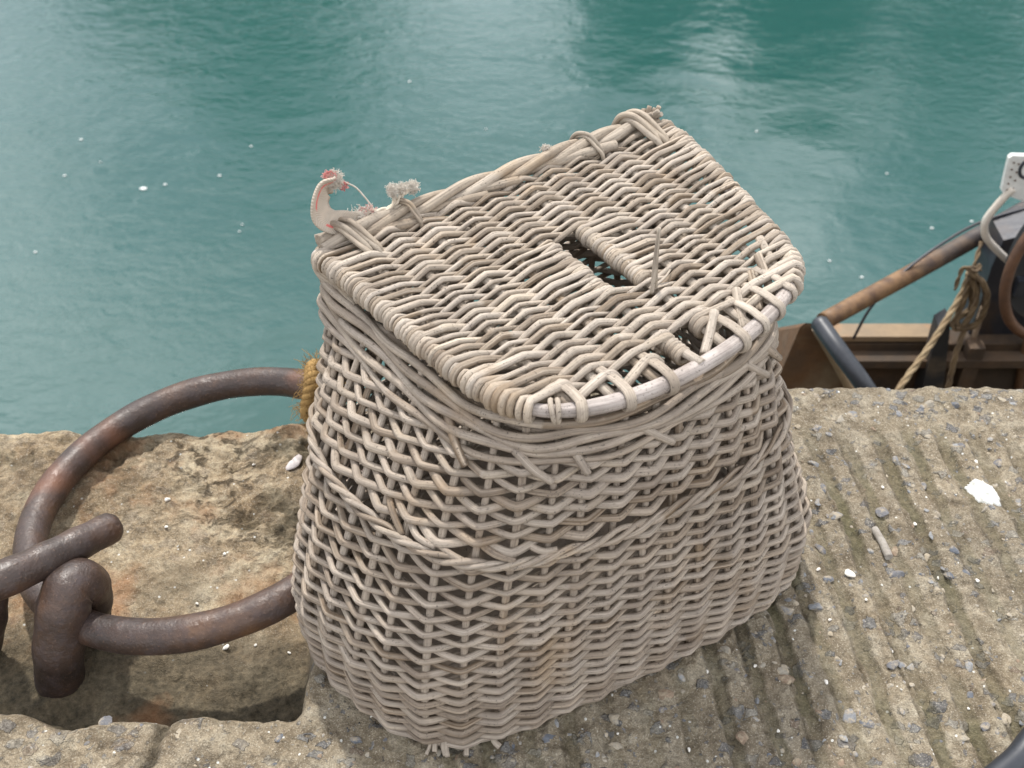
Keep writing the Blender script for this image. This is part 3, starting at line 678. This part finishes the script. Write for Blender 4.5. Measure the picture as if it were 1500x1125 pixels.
# ------------------------------------------------------------------ hinge: twisted bar along the back, bound down with split willow
hg = MB(); n = 120; t = np.linspace(0, 1, n)
for j, (r, off) in enumerate(((.0052, 0), (.0050, 2.2), (.0046, 4.2))):
    a = t*2*PI*2.4+off
    x = .006+.374*t; zc = ZL+.0055+.003*np.sin(t*PI)
    P = np.stack([x, -.001+.0052*np.cos(a), zc+.0050*np.sin(a)], 1)
    hg.tube(L(P), r*(1+.1*np.sin(t*9+j)), 9, False, A3(0, 0, 1), [.75, .5, .3][j])
for j, (x0, x1, yy, zz, r) in enumerate(((.045, .098, .013, .004, .0048), (.11, .17, .012, .004, .0040), (.15, .205, .011, .006, .0042), (.245, .318, .014, .006, .0052), (.01, .06, -.008, .002, .0045))):
    P = smooth([(x0, yy-.012, ZL+zz-.002), ((x0+x1)/2, yy-.004, ZL+zz+.001), (x1, yy, ZL+zz)], 6); hg.tube(L(P), r, 9, False, A3(0, 0, 1), .2+.15*j)
hobj = hg.build('hinge_bar', WICKT, basket)
def binding(x, r, w, strands, reach=.030, lean=.010):
    m = MB()
    for j in range(strands):
        dx = (j-(strands-1)/2)*w
        base = [(x+dx+lean, reach, ZL-.006), (x+dx+lean*.9, reach-.002, ZL+.006), (x+dx+lean*.5, reach*.62, ZL+.013), (x+dx, .004, ZL+.0195+.001*j), (x+dx-.003, -.009, ZL+.016), (x+dx-.004, -.017, ZL+.004), (x+dx-.004, -.020, ZL-.012), (x+dx, -.004, ZL-.018)]
        P = smooth(base, 8); T, N, B = frames(P, False)
        for q_ in (0, 1):                                     # two plies twisted together
            a = np.linspace(0, 5.5, len(P))+q_*PI; Q = P+(np.cos(a)[:, None]*N+np.sin(a)[:, None]*B)*r*.55
            m.tube(L(Q), r*.72, 7, False, None, .3+.4*rng.random())
    return m.build('hinge_binding', WICKT, hobj)
binding(.030, .0036, .0085, 2, .034, .012)
binding(.092, .0024, .004, 1, .020, .004)
binding(.292, .0028, .004, 1, .022, .006)
binding(.352, .0046, .0078, 2, .038, .008)
# curled rods round the back corners
m = MB()
for j in range(4):
    P = smooth([(.045+.01*j, -.006+.002*j, ZL+.006), (.018, -.004-.001*j, ZL+.004-.002*j), (.003-.0012*j, -.001, ZL+.001-.0035*j), (-.002, .012+.001*j, ZL-.004-.004*j), (.002, .030, ZL-.008-.004*j), (.004, .05+.01*j, ZL-.016-.003*j)], 7)
    m.tube(L(P), .0036, 8, False, None, .25+.2*j)
m.build('corner_coil', WICKT, hobj)
m = MB()
for j in range(7):
    x0 = .368+.004*(j % 4); P = smooth([(x0-.01, -.004, ZL+.006), (x0, -.006+.001*j, ZL+.011), (x0+.004+.001*(j % 3), -.010+.003*j, ZL+.017+.003*(j % 2))], 5)
    m.tube(L(P), np.linspace(.0038, .0024, len(P)), 7, False, None, .2+.1*j)
m.build('frayed_ends', WICKT, hobj)

# ------------------------------------------------------------------ remains of the carrying strap, knotted to the hinge
def ribbon(mb, pts, width_dirs, hw, th=.0012, n=10):
    P = smooth(pts, n); Wd = norm(smooth(width_dirs, n)); T, _, _ = frames(P, False); Wd = norm(Wd-T*(Wd*T).sum(1, keepdims=True)); Nn = np.cross(T, Wd)
    Ls = np.r_[0, np.cumsum(np.linalg.norm(np.diff(P, axis=0), axis=1))]; hw = np.broadcast_to(hw, (len(P),))
    us = np.linspace(-1, 1, 9); prof = np.concatenate([us, us[::-1]]); sg = np.r_[np.ones(9), -np.ones(9)]
    curl = .25*(1-prof**2)
    V = P[:, None]+Wd[:, None]*(hw[:, None]*prof[None])[..., None]+Nn[:, None]*((sg*th)[None]+curl[None]*hw[:, None]*.6)[..., None]
    uv = np.stack(np.broadcast_arrays((prof*.5+.5)[None], Ls[:, None]), -1); mb.grid(V, .5, False, True, uv)
sp = MB()
SZ = ZL
strap_pts = [(.046, -.004, SZ+.010), (.034, -.006, SZ+.017), (.023, -.008, SZ+.020), (.015, -.010, SZ+.029), (.016, -.013, SZ+.040), (.024, -.017, SZ+.048), (.033, -.018, SZ+.049)]
ribbon(sp, [L(A3(*p)) for p in strap_pts], [(.1, .5, 1), (.3, .5, .9), (.7, .5, .5), (.9, .4, .2), (.9, .5, .0), (.8, .4, -.5), (.5, .5, -.8)], np.linspace(.0095, .0125, 61))
strap = sp.build('strap', M_STRAP, basket)
def fluff(name, c, R, n, mat, parent, ln=.5, r=.0006, core=True, n_arc=3):
    m = MB(); c = A3(*c); n = n*8; r = r*.36; ln = ln*.72
    if core: m.ball(L(c), np.array(R)*.68, .5, 12, .14)
    for i in range(n):
        d = norm(rng.normal(size=3)); p = c+d*np.array(R)*.74; tdir = norm(np.cross(d, rng.normal(size=3)))
        pts = [p]
        for j in range(n_arc): pts.append(pts[-1]+(d*ln*.28+tdir*ln+rng.normal(size=3)*.5*ln)*max(R)*.5)
        m.tube(L(smooth(pts, 4)), r*rng.uniform(.6, 1.2), 5, False, None, .5)
    return m.build(name, mat, parent)
tip = A3(*strap_pts[-1])
fluff('frayed_end', tip+A3(.002, -.003, .002), (.0075, .0065, .0095), 46, M_WHITE, strap, .45)
fluff('red_thread', tip+A3(-.002, -.002, .0085), (.0060, .0045, .0040), 12, M_RED, strap, .5, .0009, False)
fluff('red_thread', tip+A3(.010, -.002, -.006), (.004, .003, .004), 12, M_RED, strap, .5, .0008, False)
m = MB(); P = smooth([tip+A3(.012, -.001, -.003), tip+A3(.020, 0, -.010), tip+A3(.027, .003, -.022), (.066, -.012, SZ+.014)], 7); m.tube(L(P), .0008, 5, False, None, .5); m.build('loose_thread', M_WHITE, strap)
fluff('frayed_end', (.052, -.010, SZ+.014), (.016, .007, .0060), 36, M_WHITE, strap, .35)
fluff('red_thread', (.058, -.010, SZ+.017), (.008, .005, .004), 8, M_RED, strap, .4, .0007, False)
fluff('frayed_end', (.247, -.004, SZ+.018), (.005, .003, .0035), 16, M_WHITE, strap, .5)
tw = MB()
for j, pts in enumerate(([(.070, -.008, SZ+.0074), (.080, -.008, SZ+.0124), (.085, -.008, SZ+.0186), (.083, -.007, SZ+.0285)], [(.072, -.007, SZ+.0111), (.084, -.007, SZ+.0161), (.092, -.007, SZ+.0223), (.100, -.008, SZ+.0248)],
                         [(.046, -.008, SZ+.0124), (.060, -.008, SZ+.0161), (.076, -.007, SZ+.0136), (.094, -.006, SZ+.0136)], [(.083, -.007, SZ+.0266), (.090, -.008, SZ+.0272), (.098, -.008, SZ+.0254)])):
    P = smooth(pts, 7); T, N, B = frames(P, False)
    for q_ in (0, 1):
        a = np.linspace(0, 14, len(P))+q_*PI; tw.tube(L(P+(np.cos(a)[:, None]*N+np.sin(a)[:, None]*B)*.0011), .0014, 6, False, None, .5)
twine = tw.build('twine', M_TWINE, basket)
fluff('frayed_end', (.083, -.007, SZ+.0303), (.005, .004, .007), 26, M_WHITE, twine, .5)
fluff('frayed_end', (.104, -.008, SZ+.0254), (.006, .005, .007), 26, M_WHITE, twine, .45)
fluff('frayed_end', (.093, -.008, SZ+.0291), (.008, .004, .003), 26, M_WHITE, twine, .4)

# ================================================================== MOORING RING AND STAPLES
e1 = norm(A3(1, 0, .1413)); e2 = A3(0, 1, -.066); e2 = norm(e2-e1*(e2@e1))
th = np.linspace(0, 2*PI, 180, endpoint=False); dg = np.degrees((th+PI) % (2*PI)-PI)
rr = .190-.027*sst(dg, -50, -30)*sst(dg, 62, 42)
rc = A3(-.3225, .8333, .0070)
m = MB(); P = rr[:, None]*(np.cos(th)[:, None]*e1+np.sin(th)[:, None]*e2)
m.tube(P, .0172*(1+.02*np.sin(th*7)+.015*np.sin(th*17+1)), 24, True, None, .5)
rg = m.build('mooring_ring', IRON); rg.location = rc
tag(rg, 'large rusty iron mooring ring lying over the recess in the quay', 'mooring ring')
def bar(name, pts, r, label, cat, flat=1.):
    P = smooth(pts, 10); o = P.mean(0); o[2] = P[:, 2].min(); m = MB(); rad = np.interp(np.linspace(0, 1, len(P)), np.linspace(0, 1, len(r)), r)*(1+.025*np.sin(np.arange(len(P))*.7))
    m.tube(P-o, rad, 24, False, None, .5, flat, tip=True); ob = m.build(name, IRON); ob.location = o; return tag(ob, label, cat)
bar('iron_staple', [(-0.4586, 0.6450, -0.1200), (-0.4455, 0.6464, -0.0580), (-0.4361, 0.6513, -0.0120), (-0.4254, 0.6683, 0.0300), (-0.4187, 0.6816, 0.0430), (-0.4111, 0.6920, 0.0380), (-0.4094, 0.6967, 0.0180), (-0.4163, 0.6976, -0.0150), (-0.4296, 0.7010, -0.0600)], [.0225, .023, .0238, .025, .0245, .0225, .0195, .018, .017], 'upright rusty iron staple gripping the mooring ring, hammered flat on top', 'staple')
bar('iron_bolt', [(-0.3967, 0.7526, 0.0480), (-0.4179, 0.7276, 0.0550), (-0.4413, 0.7009, 0.0620), (-0.4699, 0.6742, 0.0680), (-0.5128, 0.6402, 0.0740), (-0.5582, 0.6033, 0.0780)], [.0155, .0165, .0170, .0178, .0185, .019], 'slanting blunt-ended rusty iron bar laid over the mooring ring at the left edge', 'iron bar')
bar('iron_link', [(-0.4979, 0.6852, 0.0550), (-0.5021, 0.6827, 0.0300), (-0.5098, 0.6784, 0.0000), (-0.5235, 0.6712, -0.0350), (-0.5443, 0.6800, -0.0750), (-.50, .66, -.12)], [.017, .018, .018, .018, .018, .018], 'dark rusty iron leg going down into the quay under the slanting bar', 'iron link')
# tan rope knotted round the ring behind the basket
rp = MB(); hair = MB(); rc2 = A3(*(-0.2209, 0.9689, 0.0300))
for j, (off, R) in enumerate(((A3(-.001, -.004, .004), .026), (A3(.011, -.006, -.002), .027), (A3(.004, -.012, -.022), .024))):
    a = np.linspace(0, 2*PI, 70, endpoint=False); tdir = norm(A3(1, -.25, .05)); u_ = norm(np.cross(tdir, A3(0, 0, 1))); v_ = np.cross(u_, tdir)
    C_ = rc2+off+u_*(np.cos(a)*R)[:, None]+v_*(np.sin(a)*R*1.15)[:, None]+tdir*(np.sin(a*2+j)*.004)[:, None]
    T, N, B = frames(C_, True)
    for s_ in range(3):
        b_ = a*9+s_*2*PI/3; Q = C_+(np.cos(b_)[:, None]*N+np.sin(b_)[:, None]*B)*.0046; rp.tube(Q, .0050, 8, True, None, .5)
    for _ in range(420):
        i = rng.integers(len(C_)); d = norm(rng.normal(size=3)); p = C_[i]+d*.008
        rp.tube(smooth([p, p+d*.004+rng.normal(size=3)*.003, p+d*.007+rng.normal(size=3)*.005], 3), .00028, 4, False, None, .5, caps=False)
ob = rp.build('rope', M_ROPE, None, tuple(rc2)); tag(ob, 'fuzzy tan rope wound round the mooring ring behind the basket', 'rope')

# ================================================================== BITS LYING ON THE QUAY
def on(px, d=.0): return (px[0], px[1], ground(px[0], px[1])+d)
def chip(name, p, a, b, c, rz, mat, label, cat, group=None, tilt=.25):
    th_ = np.linspace(0, 1, 7)[:, None]; ph = np.linspace(0, 2*PI, 12, endpoint=False)[None]
    rr_ = 1+.16*np.sin(ph*2+rz*3)+.10*np.sin(ph*3+rz*7)
    x = a*th_*np.cos(ph)*rr_; y_ = b*th_*np.sin(ph)*rr_; z_ = c*(1-th_**2)+0*ph+.15*c*np.sin(ph*4+rz)
    V = np.stack([x, y_, z_], -1); Vb = V.copy(); Vb[..., 2] -= c*.28+.0002
    m = MB(); m.grid(np.concatenate([V, Vb[::-1]]), .5, False, True)
    o = m.build(name, mat); o.location = p; o.rotation_euler = (tilt*math.sin(rz*5), tilt*math.cos(rz*3), rz); tag(o, label, cat, group); return o
chip('shell', on((-0.4425, 0.8328), .003), .0052, .0088, .0042, .25, M_SHELLP, 'pale pinkish mussel shell half standing inside the mooring ring', 'shell', None, .5)
chip('shell', on((-0.2473, 0.9115), .004), .008, .011, .004, -.7, M_SHELLP, 'grey limpet shell near the quay edge beside the basket', 'shell', None, .4)
chip('shell_fragment', on((-0.3288, 0.7162), .003), .0042, .0030, .0016, .4, M_SHELL, 'white shell fragment just above the ring\'s lower arc', 'shell fragment')
chip('shell_fragment', on((0.3392, 0.7309), .003), .0068, .0036, .0018, -.7, M_SHELL, 'curled white shell fragment on the ribbed concrete below the driftwood stick', 'shell fragment')
chip('shell_fragment', on((-0.2890, 0.6849), .003), .0034, .0030, .0015, .9, M_SHELL, 'white shell fragment in the dark hollow below the ring', 'shell fragment')
chip('shell_fragment', on((-0.3876, 0.8748), .003), .003, .0026, .0015, .2, M_SHELL, 'small white shell fragment on pitted stone near the ring\'s upper arc', 'shell fragment')
CHIPS = [(0.3482, 0.6980), (0.3090, 0.6768), (0.3613, 0.6407), (0.2288, 0.6255), (0.1824, 0.6180), (0.4662, 0.7240), (0.4286, 0.7292), (0.3995, 0.8474), (0.5132, 0.8881), (0.4235, 0.8001), (0.3098, 0.7387), (-0.2599, 0.6885), (-0.2246, 0.6803), (-0.3290, 0.7393), (-0.3823, 0.8394), (-0.2965, 0.9198), (-0.3107, 0.8009), (-0.0924, 0.5685), (-0.1263, 0.5685), (0.2382, 0.5561), (0.1569, 0.5393), (0.0944, 0.5527), (0.3586, 0.5982), (0.2908, 0.6055), (0.4163, 0.5804)]
for pq in CHIPS:
    s_ = rng.uniform(.0012, .0024)
    chip('shell_chip', on(pq, .0016), s_, s_*rng.uniform(.6, 1), .0011, rng.random()*6, M_SHELL, 'tiny white shell chip scattered on the quay surface', 'shell chip', 'tiny white shell chips on the quay')
p0 = on((0.3759, 0.7862), .0055); p1 = on((0.3816, 0.7474), .0050); o3 = (A3(*p0)+A3(*p1))/2
m = MB(); P = smooth([A3(*p0)-o3, A3(.0006, 0, .0004), A3(*p1)-o3], 6); m.tube(P, np.linspace(.0044, .0050, len(P))*.86, 10, False, None, .5); ob = m.build('driftwood_stick', M_STICK); ob.location = o3
tag(ob, 'short grey driftwood stick lying in a groove of the ribbed concrete', 'stick')
# bird dropping: a spattered, slightly raised patch draped on the concrete
c0 = (0.5076, 0.8415); th_ = np.linspace(0, 1, 14)[:, None]; ph = np.linspace(0, 2*PI, 90, endpoint=False)[None]
R_ = (.0155*(1+.10*np.sin(2*ph+1)+.07*np.sin(5*ph)+.10*np.sin(11*ph+2)*np.sin(3*ph)+.10*np.abs(np.sin(17*ph))))
dx = R_*th_*np.cos(ph)*.82+R_*th_*np.sin(ph)*-.35; dy = R_*th_*np.sin(ph)*1.25+R_*th_*np.cos(ph)*-.2
zz = surface(c0[0]+dx, c0[1]+dy)[0]+.0022*np.sqrt(np.clip(1-th_**3, 0, 1))+.0003+.0014*(fbm(dx*500+50, dy*500+50, 3)-.3)*(1-th_**4)-.0015*(th_ == 1)
m = MB(); m.grid(np.stack([c0[0]+dx, c0[1]+dy, zz], -1), .5, False, True)
ob = m.build('bird_dropping', M_DROP, None, (c0[0], c0[1], ground(c0[0], c0[1]))); tag(ob, 'chalky white bird dropping splashed on the ribbed concrete', 'bird dropping')
m = MB(); P = smooth([(0.3999, 0.4928, 0.0200), (0.4334, 0.5167, 0.0200), (0.4581, 0.5396, 0.0220), (0.5072, 0.5771, 0.0220)], 8); o3 = P.mean(0); m.tube(P-o3, .0115, 16, False, None, .5); ob = m.build('hose', M_BLACK); ob.location = o3
tag(ob, 'black rubber hose crossing the bottom right corner of the quay', 'hose')

# ================================================================== THE BOAT ALONGSIDE
bo = A3(*(1.0391, 2.2000, -1.1770)); bo[2] = WZ
boat = empty('work_boat', tuple(bo)); tag(boat, 'rusty work boat moored below the quay edge behind the basket', 'boat')
def bpart(name, mb, mat, parent=boat, sharp=False):
    V = np.vstack(mb.V)-bo; mb.V = [V]; return mb.build(name, mat, parent, (0, 0, 0), sharp)
m = MB()
pl = [(0.6186, 1.9200, -0.6633), (0.6284, 1.9200, -0.6520), (0.6492, 1.9200, -0.6538), (0.7504, 1.9200, -0.8283), (0.9100, 1.9200, -1.1379), (1.1025, 1.9200, -2.0189), (0.7417, 1.9200, -2.0189), (0.5595, 1.9200, -0.9974), (0.5979, 1.9200, -0.7933)]
m.prism(pl, (0, .30, -.27)); hull = bpart('hull', m, M_RUSTY, sharp=True)
m = MB(); a = A3(*(0.6490, 1.9050, -0.6528)); b = A3(*(0.7503, 1.9050, -0.8208)); c = A3(*(0.8976, 1.9050, -1.0978))
m.tube(smooth([a, b, c], 6), .011, 8, False, None, .5); bpart('rubbing_strip', m, M_RIM, hull)
# far side wall of the hold with its gunwale, and the floor
m = MB(); a = A3(*(0.7564, 2.2600, -0.9793)); zt = a[2]; m.box(A3(a[0]+.75, 2.29, (zt+WZ-.4)/2-.012), (.75, .03, (zt-WZ+.4)/2-.012)); bpart('side_wall', m, M_DECK, hull, True)
m = MB(); zt2 = A3(*(0.7730, 2.3300, -0.9990))[2]
gp = [(a[0]+.03, 2.262, zt), (a[0]+.03, 2.312, zt+.002), (a[0]+.03, 2.312, zt-.05), (a[0]+.03, 2.262, zt-.016)]
m.prism(gp, (.33, 0, 0)); bpart('gunwale', m, M_RIM, hull, True)
m = MB(); m.box(A3(a[0]+.75, 1.85, -2.3), (.9, .42, .05)); m.box(A3(a[0]+.75, 1.47, -2.35), (.9, .03, .9)); bpart('hold_floor', m, M_DECK, hull, True)
m = MB(); zz_ = A3(*(0.8498, 2.2000, -1.0330))[2]; m.box(A3(a[0]+.55, 2.235, zz_), (.5, .02, .012)); m.box(A3(a[0]+.42, 2.237, zz_-.2), (.02, .018, .25)); bpart('stringer', m, M_DECK, hull, True)
m = MB(); m.tube(smooth([(0.6371, 1.8600, -0.6025), (0.6685, 1.7800, -0.6174), (0.7130, 1.7200, -0.6564), (0.7833, 1.6800, -0.7565), (0.8394, 1.6600, -0.9003)], 8), .019, 16, False, None, .5, tip=True); bpart('fender', m, M_BLACK)
m = MB(); m.tube(smooth([(0.7281, 2.1000, -0.7961), (0.8905, 2.2200, -0.7967), (1.0918, 2.3600, -0.7871), (1.3155, 2.5000, -0.7554), (1.5242, 2.6200, -0.7229)], 8), np.linspace(.0215, .0245, 33), 16, False, None, .5); bpart('guard_rail', m, M_RAIL)
m = MB(); m.tube(smooth([(0.8473, 2.2000, -0.9331), (0.8705, 2.2000, -0.8334), (0.9460, 2.2600, -0.7796), (1.0390, 2.3200, -0.7416), (1.1537, 2.3800, -0.7106), (1.2917, 2.4000, -0.6719)], 8), .0036, 7, False, None, .5); bpart('cable', m, M_NAVY)
m = MB(); m.tube(smooth([(1.1160, 2.2000, -0.4951), (1.1019, 2.2000, -0.5203), (1.0810, 2.2000, -0.5716), (1.0814, 2.2000, -0.6016), (1.0961, 2.2000, -0.6320), (1.1312, 2.2000, -0.6668), (1.1695, 2.2000, -0.7002)], 7), .0088, 12, False, None, .5); bpart('bent_tube', m, M_WTUBE)
m = MB(); pp = [(1.0901, 2.2000, -0.4112), (1.0846, 2.2000, -0.4181), (1.0917, 2.2000, -0.5005), (1.0988, 2.2000, -0.5094), (1.1439, 2.2000, -0.5275), (1.1994, 2.2000, -0.5384), (1.1834, 2.2000, -0.4146)]
m.prism(pp, (0, .012, 0)); plate = bpart('white_plate', m, M_PAINT, sharp=True)
m = MB(); c_ = A3(*(1.1186, 2.1700, -0.4252)); t_ = np.linspace(0, 2*PI, 40, endpoint=False); m.tube(c_+np.stack([.017*np.cos(t_), 0*t_, .023*np.sin(t_)], 1), .004, 8, True, None, .5); bpart('lamp_ring', m, M_BLACK, plate)
for hpos in [(1.0981, 2.2000, -0.4284), (1.0986, 2.2000, -0.4457), (1.1012, 2.2000, -0.4650), (1.1018, 2.2000, -0.4826), (1.1034, 2.2000, -0.4987), (1.1095, 2.2000, -0.4318), (1.1112, 2.2000, -0.4527), (1.1143, 2.2000, -0.4738), (1.1160, 2.2000, -0.4951)]:
    m = MB(); m.tube([A3(*hpos)+A3(0, -.002, 0), A3(*hpos)+A3(0, .002, 0)], .0021, 8, False, None, .5); bpart('rivet', m, M_HOOP, plate)
m = MB(); c_ = A3(*(1.2460, 2.1000, -0.6394)); t_ = np.linspace(0, 2*PI, 80, endpoint=False); ux = norm(A3(1, .25, 0)); uz = norm(A3(0, .15, 1))
m.tube(c_+ux*(.148*np.cos(t_))[:, None]+uz*(.178*np.sin(t_))[:, None], .0125, 12, True, None, .5); wheel = bpart('winch_wheel', m, M_HOOP)
m = MB(); d_ = A3(0, .05, 0)
for rad, nn_, th_k in ((.92, 40, .0), (.45, 30, -.02)):
    ring_ = c_+ux*(.142*rad*np.cos(t_))[:, None]+uz*(.170*rad*np.sin(t_))[:, None]+A3(0, .03+th_k, 0); m.prism(ring_, (0, .03, 0))
bpart('wheel_disc', m, M_GREY, wheel, True)
for k_ in range(6):
    m = MB(); an = k_*PI/3+.4; pr_ = c_+ux*(.1*math.cos(an))+uz*(.12*math.sin(an))+A3(0, .02, 0); m.box(pr_, (.016, .012, .022), None)
    bpart('wheel_lug', m, M_BLACK, wheel, True)
m = MB(); pp = [(1.1798, 2.3000, -0.7889), (1.1866, 2.3000, -0.7070), (1.3209, 2.3000, -0.6633), (1.6847, 2.3000, -1.5472), (1.1911, 2.3000, -1.7277), (1.1765, 2.3000, -1.1713), (1.1837, 2.3000, -0.9403)]
m.prism(pp, (0, .10, 0)); bpart('winch_stand', m, M_NAVY, sharp=True)
m = MB(); m.tube([A3(*(1.2176, 2.2500, -1.4933)), A3(*(1.1780, 2.2500, -1.1748)), A3(*(1.1782, 2.2700, -0.8895))], .008, 8, False, None, .5); bpart('stand_edge', m, M_RUSTY)
m = MB(); m.tube([A3(*(1.3676, 2.2500, -1.3287)), A3(*(1.3162, 2.2500, -1.0306)), A3(*(1.3148, 2.2700, -0.8895))], .012, 8, False, None, .5); bpart('stand_edge', m, M_RUSTY)
m = MB(); pp = [(1.0520, 2.2000, -0.8979), (1.0750, 2.2000, -0.8762), (1.1096, 2.2000, -1.0800), (1.1174, 2.2000, -1.2785), (1.0624, 2.2000, -1.2785)]
m.prism(pp, (0, .05, 0)); bpart('bracket', m, M_GREY, sharp=True)
# ropes hanging on the boat
def rope(name, paths, r, mat, label, strands=3, turns=60):
    mb = MB(); o3 = None
    for pts in paths:
        P = smooth(pts, 14); o3 = P[0] if o3 is None else o3; T, N, B = frames(P, False); Ls = np.r_[0, np.cumsum(np.linalg.norm(np.diff(P, axis=0), axis=1))]
        for s_ in range(strands):
            a = Ls*turns+s_*2*PI/strands; mb.tube(P+(np.cos(a)[:, None]*N+np.sin(a)[:, None]*B)*r*.52, r*.60, 7, False, None, .5)
    ob = mb.build(name, mat, None, tuple(o3)); tag(ob, label, 'rope'); return ob
rope('rope', [[(1.0617, 2.1600, -0.7000), (1.0545, 2.1500, -0.7564), (0.9911, 2.0800, -0.8357), (0.9125, 2.0000, -0.9016), (0.8226, 1.9000, -0.9773)]], .0076, M_CORD, 'pale straight rope running down into the boat hold')
rope('rope_coil', [[(1.0586, 2.1400, -0.6810), (1.0964, 2.1300, -0.7267), (1.1056, 2.1200, -0.8001), (1.0732, 2.1200, -0.8356), (1.0543, 2.1300, -0.8145), (1.0850, 2.1400, -0.7853), (1.0864, 2.1500, -0.7322), (1.0620, 2.1500, -0.6886)],
                   [(1.0500, 2.1300, -0.6774), (1.0789, 2.1200, -0.7490), (1.0677, 2.1200, -0.8272), (1.0489, 2.1300, -0.8313), (1.0603, 2.1400, -0.7648), (1.0560, 2.1400, -0.6889)],
                   [(1.0410, 2.1200, -0.6660), (1.0760, 2.1100, -0.6915), (1.0991, 2.1100, -0.7411), (1.0984, 2.1200, -0.8209), (1.0537, 2.1200, -0.8356)],
                   [(1.0594, 2.1500, -0.6964), (1.0818, 2.1400, -0.7853), (1.0647, 2.1000, -0.8999), (1.0631, 2.0800, -0.9929), (1.0325, 2.0000, -1.0777)]], .0066, M_DROPE, 'brown rope coil hanging beside the winch with a loose end')
rope('cord', [[(1.0856, 2.2000, -0.6397), (1.0669, 2.1600, -0.6609), (1.0581, 2.1400, -0.6849)], [(1.0693, 2.1300, -0.6677), (1.0379, 2.1200, -0.6544), (1.0234, 2.1200, -0.6582), (1.0212, 2.1200, -0.6854), (1.0215, 2.1200, -0.7170)], [(1.0286, 2.1200, -0.6544), (1.0509, 2.1150, -0.6622), (1.0656, 2.1300, -0.6541)]], .0050, M_DROPE, 'thin brown cord knotted under the guard rail above the rope coil', 2, 90)

# ================================================================== FLECKS ON THE WATER
for i, (fx, fy) in enumerate([(-2.2624, 6.0594), (-2.8023, 6.6389), (-2.6063, 6.3649), (-1.5888, 5.6730), (-1.5928, 5.6036), (-2.1385, 6.1052), (-1.8204, 6.2058), (-2.7252, 5.4013), (-1.6825, 6.5543), (-0.1709, 6.7685), (1.6060, 6.7423), (2.4643, 5.6382), (2.7172, 5.7082), (2.3406, 6.2294), (1.7984, 5.3164), (1.9463, 5.1638), (-0.7169, 7.4193), (-2.7859, 6.2058)]):
    m = MB(); s_ = rng.uniform(.004, .008)*(2.2 if i == 0 else 1); m.ball((0, 0, 0), (s_*1.5, s_, .004), .5, 6, .2); o = m.build('foam_fleck', M_FOAM); o.location = (fx, fy, WZ+.004)
    if i == 0: tag(o, 'largest white feather fleck floating left of the basket', 'foam fleck')
    else: tag(o, 'tiny white fleck floating on the green water', 'foam fleck', 'tiny white flecks floating on the water')

# ================================================================== DAYLIGHT
SUN_EL, SUN_AZ = math.radians(58), math.radians(-14)          # azimuth from +Y, clockwise
wd = bpy.data.worlds.new('World'); S.world = wd; wd.use_nodes = True; nt = wd.node_tree; nt.nodes.clear(); g = G(nt)
out = g.n('ShaderNodeOutputWorld'); bg = g.n('ShaderNodeBackground'); nt.links.new(bg.outputs[0], out.inputs[0])
sky = g.n('ShaderNodeTexSky', sky_type='NISHITA', sun_disc=False, sun_elevation=SUN_EL, sun_rotation=SUN_AZ); sky.dust_density = 1.5
d = g.coord('Generated'); sx = g.sep(d); zc = g.math('MAXIMUM', sx[2], .06)
cv = g.n('ShaderNodeCombineXYZ'); g.put(cv.inputs[0], g.math('DIVIDE', sx[0], zc)); g.put(cv.inputs[1], g.math('DIVIDE', sx[1], zc))
cl = g.noise(g.mapping(cv.outputs[0], (1, 1, 1), (1.7, .6, 0)), 1.7, 8, .58, .6)
mask = g.ramp(cl, (.38, .10), (.50, .34), (.60, .75), (.68, 1.0))
colr = g.mix(mask, sky.outputs[0], (34.0, 34.4, 35.0))
g.put(bg.inputs[0], colr); bg.inputs[1].default_value = .105
sl = bpy.data.lights.new('sun', 'SUN'); sl.energy = 4.4; sl.angle = math.radians(2.5); sl.color = (1, .965, .91)
so = bpy.data.objects.new('sun', sl); COL.objects.link(so); so.location = (0, 6, 8)
dirv = Vector((math.sin(SUN_AZ)*math.cos(SUN_EL), math.cos(SUN_AZ)*math.cos(SUN_EL), math.sin(SUN_EL)))
so.rotation_euler = dirv.to_track_quat('Z', 'Y').to_euler()
